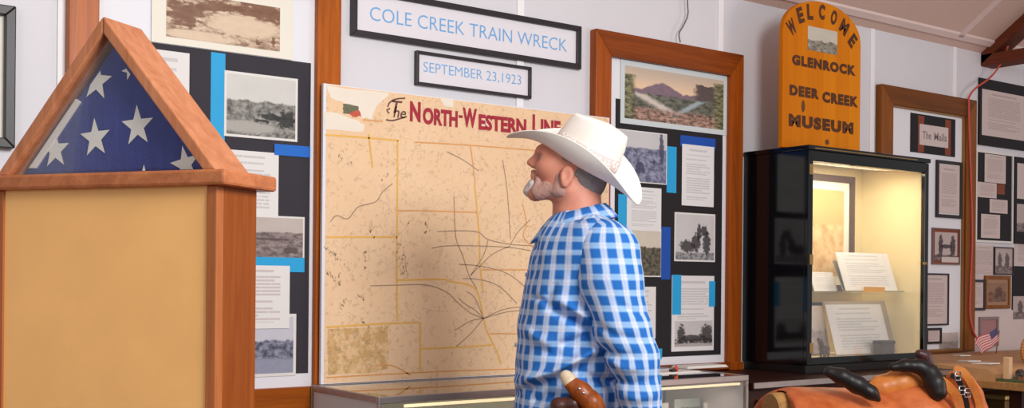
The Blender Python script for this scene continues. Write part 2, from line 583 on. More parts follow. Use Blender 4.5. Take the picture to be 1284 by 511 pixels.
# ------------------------------------------------------------------ distance-field surfaces for rounded bodies
class Field:
    def __init__(self, lo, hi, h):
        self.lo, self.h = np.array(lo, float), h
        n = np.ceil((np.array(hi) - self.lo) / h).astype(int) + 1
        self.F = np.full(n, 0.08, dtype=np.float32)
        self.ax = [self.lo[i] + h * np.arange(n[i]) for i in range(3)]

    def block(self, lo, hi):
        sl = []
        for i in range(3):
            a = int(max(0, math.floor((lo[i] - self.lo[i]) / self.h)))
            b = int(min(self.F.shape[i], math.ceil((hi[i] - self.lo[i]) / self.h) + 1))
            sl.append(slice(a, max(a, b)))
        X = self.ax[0][sl[0]][:, None, None].astype(np.float32)
        Y = self.ax[1][sl[1]][None, :, None].astype(np.float32)
        Z = self.ax[2][sl[2]][None, None, :].astype(np.float32)
        return tuple(sl), X, Y, Z

    def merge(self, sl, d, k, op):
        f = self.F[sl]
        if op == 'sub':
            d = -d
            if k > 0:
                h = np.maximum(k - np.abs(f - d), 0) / k
                self.F[sl] = np.maximum(f, d) + h * h * k / 4
            else:
                self.F[sl] = np.maximum(f, d)
        else:
            h = np.maximum(k - np.abs(f - d), 0) / max(k, 1e-6)
            self.F[sl] = np.minimum(f, d) - h * h * k / 4

    def cone(self, a, b, ra, rb, k=0.02, op='add'):
        a, b = np.array(a, float), np.array(b, float)
        m = max(ra, rb) + k + 0.03
        sl, X, Y, Z = self.block(np.minimum(a, b) - m, np.maximum(a, b) + m)
        ba = b - a
        L = max(float(ba @ ba), 1e-9)
        t = np.clip(((X - a[0]) * ba[0] + (Y - a[1]) * ba[1] + (Z - a[2]) * ba[2]) / L, 0, 1)
        d = np.sqrt((X - a[0] - t * ba[0]) ** 2 + (Y - a[1] - t * ba[1]) ** 2 + (Z - a[2] - t * ba[2]) ** 2) - (ra + (rb - ra) * t)
        self.merge(sl, d, k, op)

    def chain(self, pts, rs, k=0.02):
        for i in range(len(pts) - 1):
            self.cone(pts[i], pts[i + 1], rs[i], rs[i + 1], k)

    def ell(self, c, r, k=0.02, op='add', tilt=0.0):
        c = np.array(c, float)
        m = max(r) + k + 0.03
        sl, X, Y, Z = self.block(c - m, c + m)
        x, y, z = X - c[0], Y - c[1], Z - c[2]
        if tilt:
            ct, st = math.cos(tilt), math.sin(tilt)
            x, z = x * ct + z * st, -x * st + z * ct
        k0 = np.sqrt((x / r[0]) ** 2 + (y / r[1]) ** 2 + (z / r[2]) ** 2) + 1e-6
        k1 = np.sqrt((x / r[0] ** 2) ** 2 + (y / r[1] ** 2) ** 2 + (z / r[2] ** 2) ** 2) + 1e-6
        self.merge(sl, k0 * (k0 - 1) / k1, k, op)

    def loft(self, st, k=0.0, power=2.4):
        """st: rows (z, cx, rx, ry) from low to high"""
        st = sorted(st)
        zs = [s[0] for s in st]
        sl, X, Y, Z = self.block((-9, -9, zs[0] - 0.04), (9, 9, zs[-1] + 0.04))
        zz = Z.ravel()
        cx, rx, ry = (np.interp(zz, zs, [s[i] for s in st]).astype(np.float32)[None, None, :] for i in (1, 2, 3))
        q = (np.abs((X - cx) / rx) ** power + np.abs(Y / ry) ** power) ** (1 / power)
        d = (q - 1) * np.minimum(rx, ry)
        d = np.maximum(d, np.maximum(zs[0] - Z, Z - zs[-1]))
        self.merge(sl, d, k, 'add')

    def mesh(self):
        F, h = self.F, self.h
        s = F < 0
        nx, ny, nz = F.shape
        cnt = np.zeros((nx - 1, ny - 1, nz - 1), dtype=np.int8)
        offs = [(i, j, k) for i in (0, 1) for j in (0, 1) for k in (0, 1)]
        for (i, j, k) in offs:
            cnt += s[i:nx - 1 + i, j:ny - 1 + j, k:nz - 1 + k]
        cells = np.argwhere((cnt > 0) & (cnt < 8))
        idx = np.full(cnt.shape, -1, dtype=np.int32)
        idx[tuple(cells.T)] = np.arange(len(cells))
        val = np.stack([F[cells[:, 0] + o[0], cells[:, 1] + o[1], cells[:, 2] + o[2]] for o in offs], 1)
        acc = np.zeros((len(cells), 3))
        num = np.zeros(len(cells))
        oa = np.array(offs, float)
        for a in range(8):
            for b in range(a + 1, 8):
                if np.abs(oa[a] - oa[b]).sum() != 1:
                    continue
                m = (val[:, a] < 0) != (val[:, b] < 0)
                t = val[m, a] / (val[m, a] - val[m, b])
                acc[m] += oa[a] + t[:, None] * (oa[b] - oa[a])
                num[m] += 1
        V = self.lo + h * (cells + acc / num[:, None])
        faces = []
        for ax in range(3):
            a = [slice(None)] * 3
            b = [slice(None)] * 3
            a[ax], b[ax] = slice(0, -1), slice(1, None)
            s0, s1 = s[tuple(a)], s[tuple(b)]
            e = np.argwhere(s0 != s1)
            o1, o2 = [(1, 2), (2, 0), (0, 1)][ax]
            lim = np.array(cnt.shape)
            ok = (e[:, o1] > 0) & (e[:, o2] > 0) & (e[:, o1] < lim[o1]) & (e[:, o2] < lim[o2])
            e = e[ok]
            q = []
            for (d1, d2) in ((1, 1), (0, 1), (0, 0), (1, 0)):
                c = e.copy()
                c[:, o1] -= d1
                c[:, o2] -= d2
                q.append(idx[tuple(c.T)])
            q = np.stack(q, 1)
            flip = ~s0[tuple(e.T)]
            q[flip] = q[flip][:, ::-1]
            faces.append(q)
        return V, np.concatenate(faces)


def fobj(name, V, Fc, mat, parent, T, uvs=None):
    """smooth-shaded mesh from a field; T maps local points (n,3) to the room"""
    mb = MB()
    mb.v = T(V)
    mb.f = Fc.tolist()
    return obj(name, mb, mat, parent, smooth=True, uvs=uvs)


# ------------------------------------------------------------------ room
XL, XR = -2.6, 7.4
ZW = W(1084, 34, 0)[2]                                # wall height
SLOPE = 0.70
struct('wall_back', MB().box(XL, XR, 0, 0.1, 0, ZW), M['wall'], 'white panelled museum wall')
struct('floor', MB().box(XL, XR, -5.0, 0.1, -0.1, 0), M['floor'], 'brown board floor')
mb = MB()
RID = 2.6
mb.prism([(XL, 0.1, ZW - 0.07), (XL, -RID, ZW + SLOPE * RID), (XL, -RID, ZW + SLOPE * RID + 0.08), (XL, 0.1, ZW + 0.01)], (XR - XL, 0, 0))
struct('ceiling', mb, M['ceiling'], 'sloping pinkish ceiling')
fix_normals(bpy.data.objects['ceiling'])
n = 0
for u, v in ((652, 10), (903, 20), (1093, 90), (1196, 100), (79, 40)):
    n += 1
    x = W(u, v)[0]
    struct('trim_%d' % n, MB().box(x - 0.016, x + 0.016, -0.006, 0.0, 0.97, ZW), M['batten'], 'white wall batten')
# ceiling battens: one along the wall, one running up the slope
T0 = 0.065
n += 1
mb = MB()
z0 = ZW + SLOPE * T0
mb.prism([(XL, -T0 + 0.014, z0 - SLOPE * 0.014 - 0.012), (XL, -T0 - 0.014, z0 + SLOPE * 0.014 - 0.012),
          (XL, -T0 - 0.014, z0 + SLOPE * 0.014 + 0.004), (XL, -T0 + 0.014, z0 - SLOPE * 0.014 + 0.004)], (XR - XL, 0, 0))
fix_normals(struct('trim_%d' % n, mb, M['ceil_batten'], 'ceiling batten along the wall'))
n += 1
xb = W(1204, 47, T0)[0]
mb = MB()
mb.prism([(xb - 0.02, -T0, z0 - 0.012), (xb - 0.02, -RID, ZW + SLOPE * RID - 0.012), (xb - 0.02, -RID, ZW + SLOPE * RID + 0.004),
          (xb - 0.02, -T0, z0 + 0.004)], (0.04, 0, 0))
fix_normals(struct('trim_%d' % n, mb, M['ceil_batten'], 'ceiling batten running up the slope'))
# roof truss: tie beam at right angles to the wall and the rafter above it
xt = W(1230, 75, 0)[0]
zt1, zt0 = W(1230, 69, 0)[2], W(1230, 83, 0)[2]
struct('tie_beam', MB().box(xt, xt + 0.12, -RID, 0.0, zt0, zt1), M['beam'], 'dark red tie beam reaching out from the wall')
mb = MB()
mb.prism([(xt, -0.0, ZW - 0.06), (xt, -RID, ZW + SLOPE * RID - 0.06), (xt, -RID, ZW + SLOPE * RID + 0.01), (xt, 0.0, ZW + 0.01)], (0.12, 0, 0))
fix_normals(struct('rafter_beam', mb, M['beam'], 'dark rafter under the sloping ceiling'))

# ------------------------------------------------------------------ document and photo materials
DOC = document('typed_sheet', (228, 226, 226), (124, 122, 126), 26, 0.32)
DOC_S = document('typed_sheet_short', (228, 224, 222), (128, 124, 126), 18, 0.32, seed=5)
DOC_P = document('typed_sheet_pink', (206, 188, 184), (150, 134, 134), 30, 0.5, seed=9)
DOC_H = document('typed_sheet_half', (226, 222, 222), (126, 124, 126), 30, 0.32, bottom=0.42, seed=3)
DOC_R = document('typed_sheet_red_ink', (230, 226, 224), (168, 134, 130), 18, 0.45, seed=12)
PH_SEPIA = photo('sepia_crowd_photo', (176, 138, 112), (118, 76, 52), (222, 198, 170), 1.4, 0.02, 6, 9, 2.0,
                 blobs=[(0.16, 0.55, 0.16, 0.3), (0.85, 0.85, 0.25, 0.3), (0.5, 0.16, 0.03, 0.1), (0.62, 0.3, 0.03, 0.14), (0.8, 0.18, 0.02, 0.12),
                        (0.94, 0.2, 0.02, 0.14), (0.45, 0.8, 0.2, 0.12)], lights=[(0.68, 0.45, 0.3, 0.24), (0.3, 0.1, 0.3, 0.1)])
PH_TRAIN = photo('wreck_photo', (214, 212, 206), (34, 34, 34), (172, 168, 160), 0.58, 0.10, 6, 11, 4.0,
                 blobs=[(0.86, 0.32, 0.13, 0.15), (0.62, 0.34, 0.2, 0.05), (0.5, 0.24, 0.12, 0.06)], lights=[(0.3, 0.14, 0.4, 0.1)], contrast=0.28)
PH_HILLS = photo('hills_photo', (196, 184, 176), (88, 74, 74), (158, 142, 138), 0.66, 0.10, 4, 9, 6.0, blobs=[(0.86, 0.25, 0.1, 0.08), (0.5, 0.5, 0.3, 0.03)])
PH_BLUE = photo('bluish_wreck_photo', (206, 204, 214), (50, 52, 72), (150, 152, 172), 0.58, 0.16, 5, 12, 8.0, lights=[(0.6, 0.1, 0.9, 0.16)])
PH_RIVER = photo('bluish_river_photo', (206, 204, 206), (62, 64, 92), (158, 160, 184), 0.68, 0.05, 5, 9, 10.0,
                 blobs=[(0.9, 0.7, 0.05, 0.35), (0.45, 0.28, 0.1, 0.12)])
PH_LOCO = photo('dark_wreck_photo', (214, 204, 186), (20, 20, 18), (120, 112, 92), 0.62, 0.12, 5, 12, 12.0, contrast=0.25)
PH_CRANE = photo('crane_photo', (208, 204, 204), (36, 32, 38), (186, 184, 188), 0.16, 0.04, 6, 14, 14.0,
                 blobs=[(0.3, 0.30, 0.20, 0.13), (0.52, 0.38, 0.12, 0.20), (0.60, 0.60, 0.06, 0.20), (0.74, 0.64, 0.09, 0.14), (0.80, 0.36, 0.10, 0.26)], contrast=0.3)
PH_BRIDGE = photo('bridge_photo', (206, 200, 200), (40, 34, 36), (176, 168, 166), 0.3, 0.06, 7, 12, 16.0,
                  blobs=[(0.17, 0.45, 0.1, 0.4), (0.84, 0.45, 0.16, 0.4), (0.5, 0.3, 0.35, 0.16)], lights=[(0.5, 0.02, 0.7, 0.1)])
PH_PINK = photo('faded_pair_photo', (190, 172, 168), (84, 70, 72), (150, 134, 132), 0.3, 0.2, 4, 8, 18.0, blobs=[(0.3, 0.5, 0.12, 0.3), (0.7, 0.5, 0.12, 0.3)])
PH_STREET = photo('street_photo', (196, 178, 174), (50, 42, 44), (150, 134, 132), 0.2, 0.1, 4, 9, 20.0, blobs=[(0.26, 0.5, 0.1, 0.4), (0.8, 0.5, 0.12, 0.36), (0.5, 0.5, 0.3, 0.07)])
PH_BROWN = photo('brown_portrait_photo', (150, 114, 90), (92, 62, 48), (140, 104, 82), 0.5, 0.3, 3, 6, 22.0, blobs=[(0.6, 0.5, 0.2, 0.3)])
PH_TAN = photo('tan_scene', (222, 178, 122), (196, 146, 92), (236, 204, 156), 0.6, 0.1, 4, 5, 24.0)
PH_SKETCH = photo('pale_sketch', (206, 192, 186), (130, 114, 110), (196, 182, 176), 0.5, 0.3, 3, 6, 26.0, contrast=0.35)


def scenic():
    q = NT('valley_picture')
    uv = q.sep(q.coord('UV'))
    u, v = uv[0], uv[1]
    g = q.noise(q.comb(u, v, 1.0), 16, 5, 0.7)
    g2 = q.noise(q.comb(q.math('MULTIPLY', u, 2.0), v, 4.0), 9, 4, 0.65)
    col = q.mix(q.step(v, 0.75, 0.25), rgb((240, 204, 168)), rgb((196, 178, 160)))

    def hor(h, amp, fr, seed):
        nz = q.noise(q.comb(q.math('MULTIPLY', u, fr), seed, 0.0), 1.0, 5, 0.6)
        return q.math('ADD', h, q.math('MULTIPLY', q.math('SUBTRACT', nz, 0.5), amp))

    peak = q.math('SUBTRACT', 0.2, q.math('ABSOLUTE', q.math('SUBTRACT', u, 0.36)))
    mt = q.math('ADD', hor(0.6, 0.2, 8, 2.0), q.math('MULTIPLY', q.math('MAXIMUM', peak, 0.0), 0.9))
    col = q.mix(q.math('SUBTRACT', 1.0, q.step(v, mt, 0.02)), col, q.mix(g, rgb((104, 84, 98)), rgb((150, 126, 138))))
    cliff = q.math('MULTIPLY', q.step(u, q.math('ADD', 0.7, q.math('MULTIPLY', q.math('SUBTRACT', g2, 0.5), 0.12)), 0.03), q.math('LESS_THAN', v, hor(0.84, 0.2, 9, 5.0)))
    col = q.mix(cliff, col, q.mix(g, rgb((62, 56, 60)), rgb((112, 96, 92))))
    fo = q.math('SUBTRACT', 1.0, q.step(v, hor(0.52, 0.2, 11, 7.0), 0.03))
    col = q.mix(fo, col, q.mix(q.step(g, 0.5, 0.2), rgb((48, 56, 46)), rgb((128, 126, 112))))
    riv = q.math('ABSOLUTE', q.math('SUBTRACT', v, q.math('SUBTRACT', 0.62, q.math('MULTIPLY', u, 0.9))))
    riv = q.math('MULTIPLY', q.math('SUBTRACT', 1.0, q.step(q.math('ADD', riv, q.math('MULTIPLY', g2, 0.1)), 0.11, 0.05)), q.math('MULTIPLY', fo, q.math('LESS_THAN', u, 0.5)))
    col = q.mix(riv, col, rgb((208, 196, 186)))
    riv2 = q.math('ABSOLUTE', q.math('SUBTRACT', v, q.math('ADD', 0.04, q.math('MULTIPLY', q.math('SUBTRACT', u, 0.4), 1.3))))
    riv2 = q.math('MULTIPLY', q.math('SUBTRACT', 1.0, q.step(q.math('ADD', riv2, q.math('MULTIPLY', g2, 0.1)), 0.1, 0.04)), q.math('MULTIPLY', fo, q.math('GREATER_THAN', u, 0.45)))
    col = q.mix(riv2, col, rgb((160, 172, 178)))
    fg = q.math('SUBTRACT', 1.0, q.step(v, hor(0.24, 0.26, 9, 9.0), 0.05))
    col = q.mix(q.math('MULTIPLY', fg, 0.85), col, q.mix(q.step(g, 0.5, 0.15), rgb((72, 62, 50)), rgb((206, 160, 142))))
    tl = q.math('MULTIPLY', q.math('SUBTRACT', 1.0, q.step(u, q.math('ADD', 0.06, q.math('MULTIPLY', g2, 0.06)), 0.03)), q.math('LESS_THAN', v, 0.85))
    tr = q.math('MULTIPLY', q.step(u, q.math('SUBTRACT', 0.95, q.math('MULTIPLY', g2, 0.1)), 0.03), q.math('LESS_THAN', v, 0.92))
    col = q.mix(q.math('MAXIMUM', tl, tr), col, q.mix(q.step(g, 0.5, 0.15), rgb((56, 58, 38)), rgb((150, 146, 110))))
    return q.done(col, 0.4, 0, 0.3)


PH_SCENIC = scenic()

# ------------------------------------------------------------------ far-left framed picture on the wall
r = rect(-50, 19.5, 8, 186, 0.03, 'r')
r = (r[0] - 0.25, r[1], r[2], r[3])
t = thing('framed_picture', ((r[0] + r[1]) / 2, 0, r[2]), 'dark framed picture cut off by the photo edge beside the flag case', 'picture')
st, ra = ring(r, 0.028, 0.0, 0.034)
for k in (0, 1):
    fix_normals(obj('frame', (st, ra)[k], M['black_frame'], t, 0.003))
sheet('mat_board', None, None, None, inset(r, 0.026), 0.002, 0.01, M['cream_border'], parent=t)
sheet('print_image', None, None, None, inset(r, 0.09), 0.012, 0.001, PH_SKETCH, parent=t)

# ------------------------------------------------------------------ framed exhibit panels
def exhibit(r, w, label, st_m, ra_m, wt=None, wb=None, depth=0.04, liner=None, name='exhibit_board'):
    t = thing(name, ((r[0] + r[1]) / 2, 0, r[2]), label, 'display panel', 'framed exhibit panels on the wall')
    st, ra = ring(r, w, 0.0, depth, wt, wb)
    fix_normals(obj('stile', st, st_m, t, 0.003))
    fix_normals(obj('rail', ra, ra_m, t, 0.003))
    sheet('mount_board', None, None, None, inset(r, w - 0.002, None, (wb or w) - 0.002, (wt or w) - 0.002), 0.004, 0.012, M['white_board'], parent=t)
    if liner:
        a, b = ring(inset(r, w - 0.001, None, (wb or w) - 0.001, (wt or w) - 0.001), liner, 0.016, depth - 0.012)
        fix_normals(obj('liner', a, M['liner'], t))
        fix_normals(obj('liner', b, M['liner'], t))
    return t


TB = 0.0165                                          # front of the mount boards
xl0, xl1 = W(86, 40, 0.04)[0], W(427.5, 120, 0.04)[0]
zb = W(395, 484, 0.04)[2]
exhibit((xl0, xl1, 0.86, 2.36), W(427.5, 120, 0.04)[0] - W(394.5, 120, 0.02)[0], 'tall orange-brown framed panel of wreck photographs behind the flag stand',
        M['frame_wood'], M['frame_wood_h'], 0.09, zb - 0.86)

# things pinned on that panel
PG, DG_, SG, BG_ = 'photographs on the panels', 'typed sheets on the panels', 'coloured card strips on the panels', 'black backing sheets on the panels'
x0, x1, z0, z1 = rect(150, 388, 79, 467, TB, 'r')
sheet('backing_sheet', 'charcoal backing sheet under the photos behind the flag stand', 'backing sheet', BG_, (x0, x1, z0, z1), TB, 0.001, M['black_paper'])
TP = TB + 0.001
r = rect(190, 367, -34, 52, TP + 0.002, 'l')
print_photo('large sepia poster of a crowd with cream border above the flag case', PG, r, TP + 0.002, PH_SEPIA, 0.045, bmat=M['cream_border'], name='poster', bb=0.022)
sheet('typed_sheet', 'white typed sheet partly hidden behind the sloping roof of the flag case', 'document', DG_, rect(168, 237, 67, 190, TP, 'r'), TP, 0.001, DOC_S)
sheet('card_strip', 'upright cyan strip beside the locomotive wreck photo', 'card strip', SG, rect(264, 282, 65, 190, TP), TP, 0.001, M['cyan'])
print_photo('black-and-white locomotive wreck photo beside the upright cyan strip', PG, rect(281, 373, 99, 178, TP + 0.001, 'r'), TP + 0.001, PH_TRAIN, 0.008)
sheet('card_strip', 'short blue strip under the locomotive wreck photo', 'card strip', SG, rect(344, 389, 180, 194, TP + 0.003), TP + 0.003, 0.001, M['blue_card'])
sheet('typed_sheet', 'white typed sheet just behind the right corner of the flag case ledge', 'document', DG_, rect(268, 349, 192, 273, TP + 0.002, 'r'), TP + 0.002, 0.001, DOC_S)
print_photo('brownish photo of low hills above the cyan band', PG, rect(270, 381.6, 272, 330, TP + 0.001, 'r'), TP + 0.001, PH_HILLS, 0.006)
sheet('card_strip', 'broad cyan band across the foot of the hills photo', 'card strip', SG, rect(285, 381.6, 323, 341, TP + 0.003, 'r'), TP + 0.003, 0.001, M['cyan'])
sheet('typed_sheet', 'typed sheet with reddish lines below the cyan band', 'document', DG_, rect(270, 363, 333, 411, TP + 0.005, 'r'), TP + 0.005, 0.001, DOC_R)
print_photo('bluish photo of wrecked cars lowest on the panel behind the flag stand', PG, rect(268, 371, 393, 470, TP + 0.001, 'r'), TP + 0.001, PH_BLUE, 0.010)

# the two lettered signs
def lettered_sign(r, w, s, label, tr, weight, depth=0.02):
    t = thing('wall_sign', ((r[0] + r[1]) / 2, 0, r[2]), label, 'sign', 'blue lettered signs')
    st, ra = ring(r, w, 0.0, depth)
    fix_normals(obj('frame', st, M['black_frame'], t, 0.002))
    fix_normals(obj('frame', ra, M['black_frame'], t, 0.002))
    sheet('sign_sheet', None, None, None, inset(r, w - 0.002), 0.001, 0.008, M['sign_paper'], parent=t)
    mb = MB()
    text_on(mb, s, tr[0], tr[1], tr[2], tr[3], 0.0096, weight)
    obj('lettering', mb, M['sign_text'], t)
    return t


r = rect(441.5, 729.5, 33, 87, 0.02, 'r')
a = W(464, 5, 0.01), W(711, 65, 0.01)
zz = W(464, 5.5, 0.01)[2], W(464, 26.5, 0.01)[2]
lettered_sign(r, 0.021, 'COLE CREEK TRAIN WRECK', 'larger black-framed sign reading COLE CREEK TRAIN WRECK', (a[0][0], a[1][0], W(711, 65, 0.01)[2], W(711, 49.5, 0.01)[2]), -0.006)
r = rect(522.5, 667, 84, 124, 0.02, 'r')
lettered_sign(r, 0.011, 'SEPTEMBER 23,1923', 'smaller black-framed sign reading SEPTEMBER 23,1923', (W(531, 90, 0.01)[0], W(653.5, 100, 0.01)[0], W(653, 108, 0.01)[2], W(653, 94.5, 0.01)[2]), -0.008)

# ------------------------------------------------------------------ railway map on a board, standing on the glass counter
TM = 0.066
def paper_map():
    q = NT('aged_map_paper')
    co = q.coord()
    f = q.noise(co, 5, 5, 0.6)
    g = q.noise(co, 60, 4, 0.7)
    col = q.mix(f, rgb((232, 192, 150)), rgb((242, 210, 172)))
    col = q.mix(q.math('MULTIPLY', q.step(g, 0.60, 0.06), 0.4), col, rgb((176, 140, 110)))
    # faint river veins
    vo = q.n('ShaderNodeTexVoronoi', feature='DISTANCE_TO_EDGE')
    wv = q.n('ShaderNodeVectorMath', operation='ADD')
    nz = q.n('ShaderNodeTexNoise')
    q.link(co, nz.inputs['Vector'])
    nz.inputs['Scale'].default_value = 14
    q.link(co, wv.inputs[0])
    sc = q.n('ShaderNodeVectorMath', operation='SCALE')
    q.link(nz.outputs['Color'], sc.inputs[0])
    sc.inputs[3].default_value = 0.09
    q.link(sc.outputs[0], wv.inputs[1])
    q.link(wv.outputs[0], vo.inputs['Vector'])
    vo.inputs['Scale'].default_value = 11
    vein = q.math('SUBTRACT', 1.0, q.step(vo.outputs['Distance'], 0.012, 0.011))
    col = q.mix(q.math('MULTIPLY', vein, q.math('MULTIPLY', q.step(f, 0.5, 0.15), 0.30)), col, rgb((150, 124, 100)))
    return q.done(col, 0.55, 0, 0.3)


M['map'] = paper_map()
M['map_cream'] = plain('bare_map_paper', (240, 228, 212), 0.6, 0.02, 10)
M['map_red'] = plain('map_red_ink', (170, 34, 56), 0.6, 0.08, 50)
M['map_dark'] = plain('map_dark_ink', (104, 62, 58), 0.6, 0.05, 50)
M['map_yellow'] = plain('map_yellow_ink', (236, 182, 84), 0.6, 0.05, 30)
M['map_orange'] = plain('map_orange_ink', (226, 160, 92), 0.6, 0.05, 30)
M['map_rail'] = plain('map_rail_ink', (168, 140, 116), 0.6, 0.1, 50)
M['map_hill'] = plain('map_hill_ink', (178, 150, 122), 0.6, 0.15, 90)
def inset_print():
    q = NT('map_inset_print')
    co = q.coord()
    f, g = q.noise(co, 34, 4, 0.7), q.noise(co, 60, 3, 0.6)
    c = q.mix(q.step(f, 0.5, 0.12), rgb((206, 164, 108)), rgb((232, 194, 146)))
    return q.done(q.mix(q.math('MULTIPLY', q.step(g, 0.58, 0.08), 0.55), c, rgb((168, 140, 104))), 0.6, 0, 0.3)


M['map_inset'] = inset_print()
r = rect(404, 763, 104, 476, TM, 'l')
r = (r[0], r[1], 0.9715, r[3])
tmap = thing('railway_map', ((r[0] + r[1]) / 2, -TM + 0.01, r[2]), 'large tan railway map with red NORTH-WESTERN LINE title leaning above the glass counter', 'map')
sheet('map_board', None, None, None, r, TM - 0.014, 0.0135, M['white_board'], parent=tmap)
sheet('map_sheet', None, None, None, inset(r, 0.011, 0.004, 0.002, 0.003), TM - 0.0005, 0.0006, M['map'], parent=tmap)
mapx = lambda u, v: (W(u, v, TM)[0], W(u, v, TM)[2])
z_line = -(TM + 0.0003)


def map_ribbons(name, mat, lines, w, lift):
    mb = MB()
    for L in lines:
        pts = [Vector((*mapx(*p), 0)) for p in L]
        if len(pts) > 2:
            pts = smooth_path(pts, 4)
        ribbon(mb, [(p.x, p.y) for p in pts], w, TM + lift)
    return obj(name, mb, mat, tmap)


def map_patch(name, mat, polys, lift):
    for P_ in polys:
        mb = MB()
        pts = []
        rnd = random.Random(len(P_))
        for i, p in enumerate(P_):
            qn = P_[(i + 1) % len(P_)]
            for k in range(4):
                f = k / 4
                pts.append((p[0] + (qn[0] - p[0]) * f + (rnd.uniform(-1, 1) if k else 0), p[1] + (qn[1] - p[1]) * f + (rnd.uniform(-1, 1) if k else 0)))
        mb.add([(mapx(*p)[0], -(TM + lift), mapx(*p)[1]) for p in pts], [tuple(range(len(pts)))[::-1]])
        obj(name, mb, mat, tmap)


map_patch('torn_area', M['map_cream'], [[(410, 107), (489, 117), (472, 133), (467, 149), (452, 147), (444, 140), (430, 128), (414, 122)],
                                        [(407, 140), (422, 141), (446, 150), (457, 156), (455, 165), (407, 162)],
                                        [(551, 122), (568, 125), (568, 135), (556, 132)], [(607, 149), (612, 150), (612, 158), (606, 157)]], 0.0004)
map_patch('inset_map', M['map_inset'], [[(411, 412), (487, 408), (486, 462), (470, 466), (411, 470)]], 0.0004)
map_patch('emblem', plain('emblem_green', (110, 112, 84), 0.6, 0.2, 60), [[(430, 130), (449, 133), (449, 142), (430, 142)]], 0.0007)
map_patch('emblem', plain('emblem_red', (206, 88, 66), 0.6, 0.1, 60), [[(438, 142), (450, 138), (453, 146), (441, 146)]], 0.0008)
map_ribbons('boundary_line', M['map_yellow'], [
    [(408, 169), (440, 171), (500, 176)], [(498.5, 176), (498, 260), (497.5, 350), (498, 402)], [(408, 297), (498, 297)], [(409, 410), (470, 406), (525, 404)],
    [(498, 351), (555, 350), (566, 353), (585, 356), (597, 363), (602, 378), (606, 398), (611, 416), (622, 438), (628, 456)],
    [(527, 404), (527, 466)], [(528, 437), (575, 435), (617, 432)], [(595, 230), (598, 262), (601, 300), (602, 335), (606, 366)],
    [(462, 168), (464, 185), (467, 210)]], 0.0060, 0.0006)
map_ribbons('boundary_line', M['map_orange'], [
    [(499, 264), (530, 264), (598, 266)], [(520, 178), (590, 182), (690, 190)], [(590, 184), (596, 230)], [(604, 338), (630, 338), (665, 338)], [(614, 418), (650, 418)],
    [(655, 255), (660, 280), (656, 296), (668, 310)], [(409, 473), (480, 469), (560, 465), (650, 462)], [(470, 458), (492, 458), (515, 470)], [(455, 150), (480, 152)]], 0.0045, 0.0006)
map_ribbons('railway_line', M['map_rail'], [
    [(548, 290), (580, 289), (600, 291), (612, 300), (640, 306), (670, 308)], [(541, 311), (560, 308), (600, 308), (640, 310), (665, 314)],
    [(464, 358), (500, 357), (535, 357), (560, 366), (575, 380), (590, 392), (606, 399)], [(569, 246), (570, 275), (572, 300), (580, 320), (588, 345), (598, 362)],
    [(575, 331), (600, 333), (630, 340), (650, 352), (664, 366)], [(580, 349), (600, 350), (625, 358), (648, 380)], [(606, 399), (630, 388), (655, 384)],
    [(606, 399), (595, 388), (582, 380), (575, 373)], [(606, 399), (590, 402), (570, 414)], [(606, 399), (590, 418), (572, 434)], [(606, 399), (622, 394), (640, 390), (668, 388)],
    [(585, 365), (596, 374), (606, 399)], [(590, 345), (600, 335), (618, 318), (640, 308)], [(640, 306), (650, 290), (665, 275)], [(612, 300), (606, 320), (590, 345)],
    [(414, 278), (422, 270), (436, 274), (448, 260), (460, 256), (472, 252), (480, 240), (492, 230)], [(560, 190), (580, 200), (600, 214)], [(630, 200), (636, 240), (640, 300)]],
    0.0034, 0.0007)
rnd = random.Random(4)
for (u0, v0, u1, v1, w, nn) in ((409, 311, 438, 340, 3, 26), (457, 316, 458, 338, 1.5, 14), (411, 342, 420, 352, 3, 12), (424, 343, 426, 358, 1.5, 10), (463, 288, 470, 299, 1.5, 9),
                                (500, 308, 508, 346, 5, 40), (433, 374, 428, 388, 2, 10), (448, 370, 458, 378, 1.5, 9), (452, 400, 462, 412, 2, 10), (426, 195, 427, 199, 3, 5),
                                (438, 204, 440, 206, 3, 5), (480, 226, 487, 216, 2, 7), (533, 276, 534, 283, 1, 5), (530, 294, 540, 288, 1, 5), (510, 282, 513, 280, 1, 4)):
    hills = MB()
    for i in range(nn):
        f = rnd.random()
        u, v = u0 + (u1 - u0) * f + rnd.uniform(-w, w), v0 + (v1 - v0) * f + rnd.uniform(-w, w) * 0.6
        a = mapx(u, v)
        ribbon(hills, [a, (a[0] + rnd.uniform(-0.004, 0.004), a[1] + rnd.uniform(0.003, 0.009))], 0.0028, TM + 0.0008)
    obj('hill_mark', hills, M['map_hill'], tmap)
# title lettering
mb = MB()


def title(s, u0, u1, vt, vb, weight):
    x0, x1 = mapx(u0, vt)[0], mapx(u1, vt)[0]
    zc1, zc0 = mapx(u0, vt)[1], mapx(u0, vb)[1]
    text_on(mb, s, x0, x1, zc0, zc1, TM + 0.001, weight)


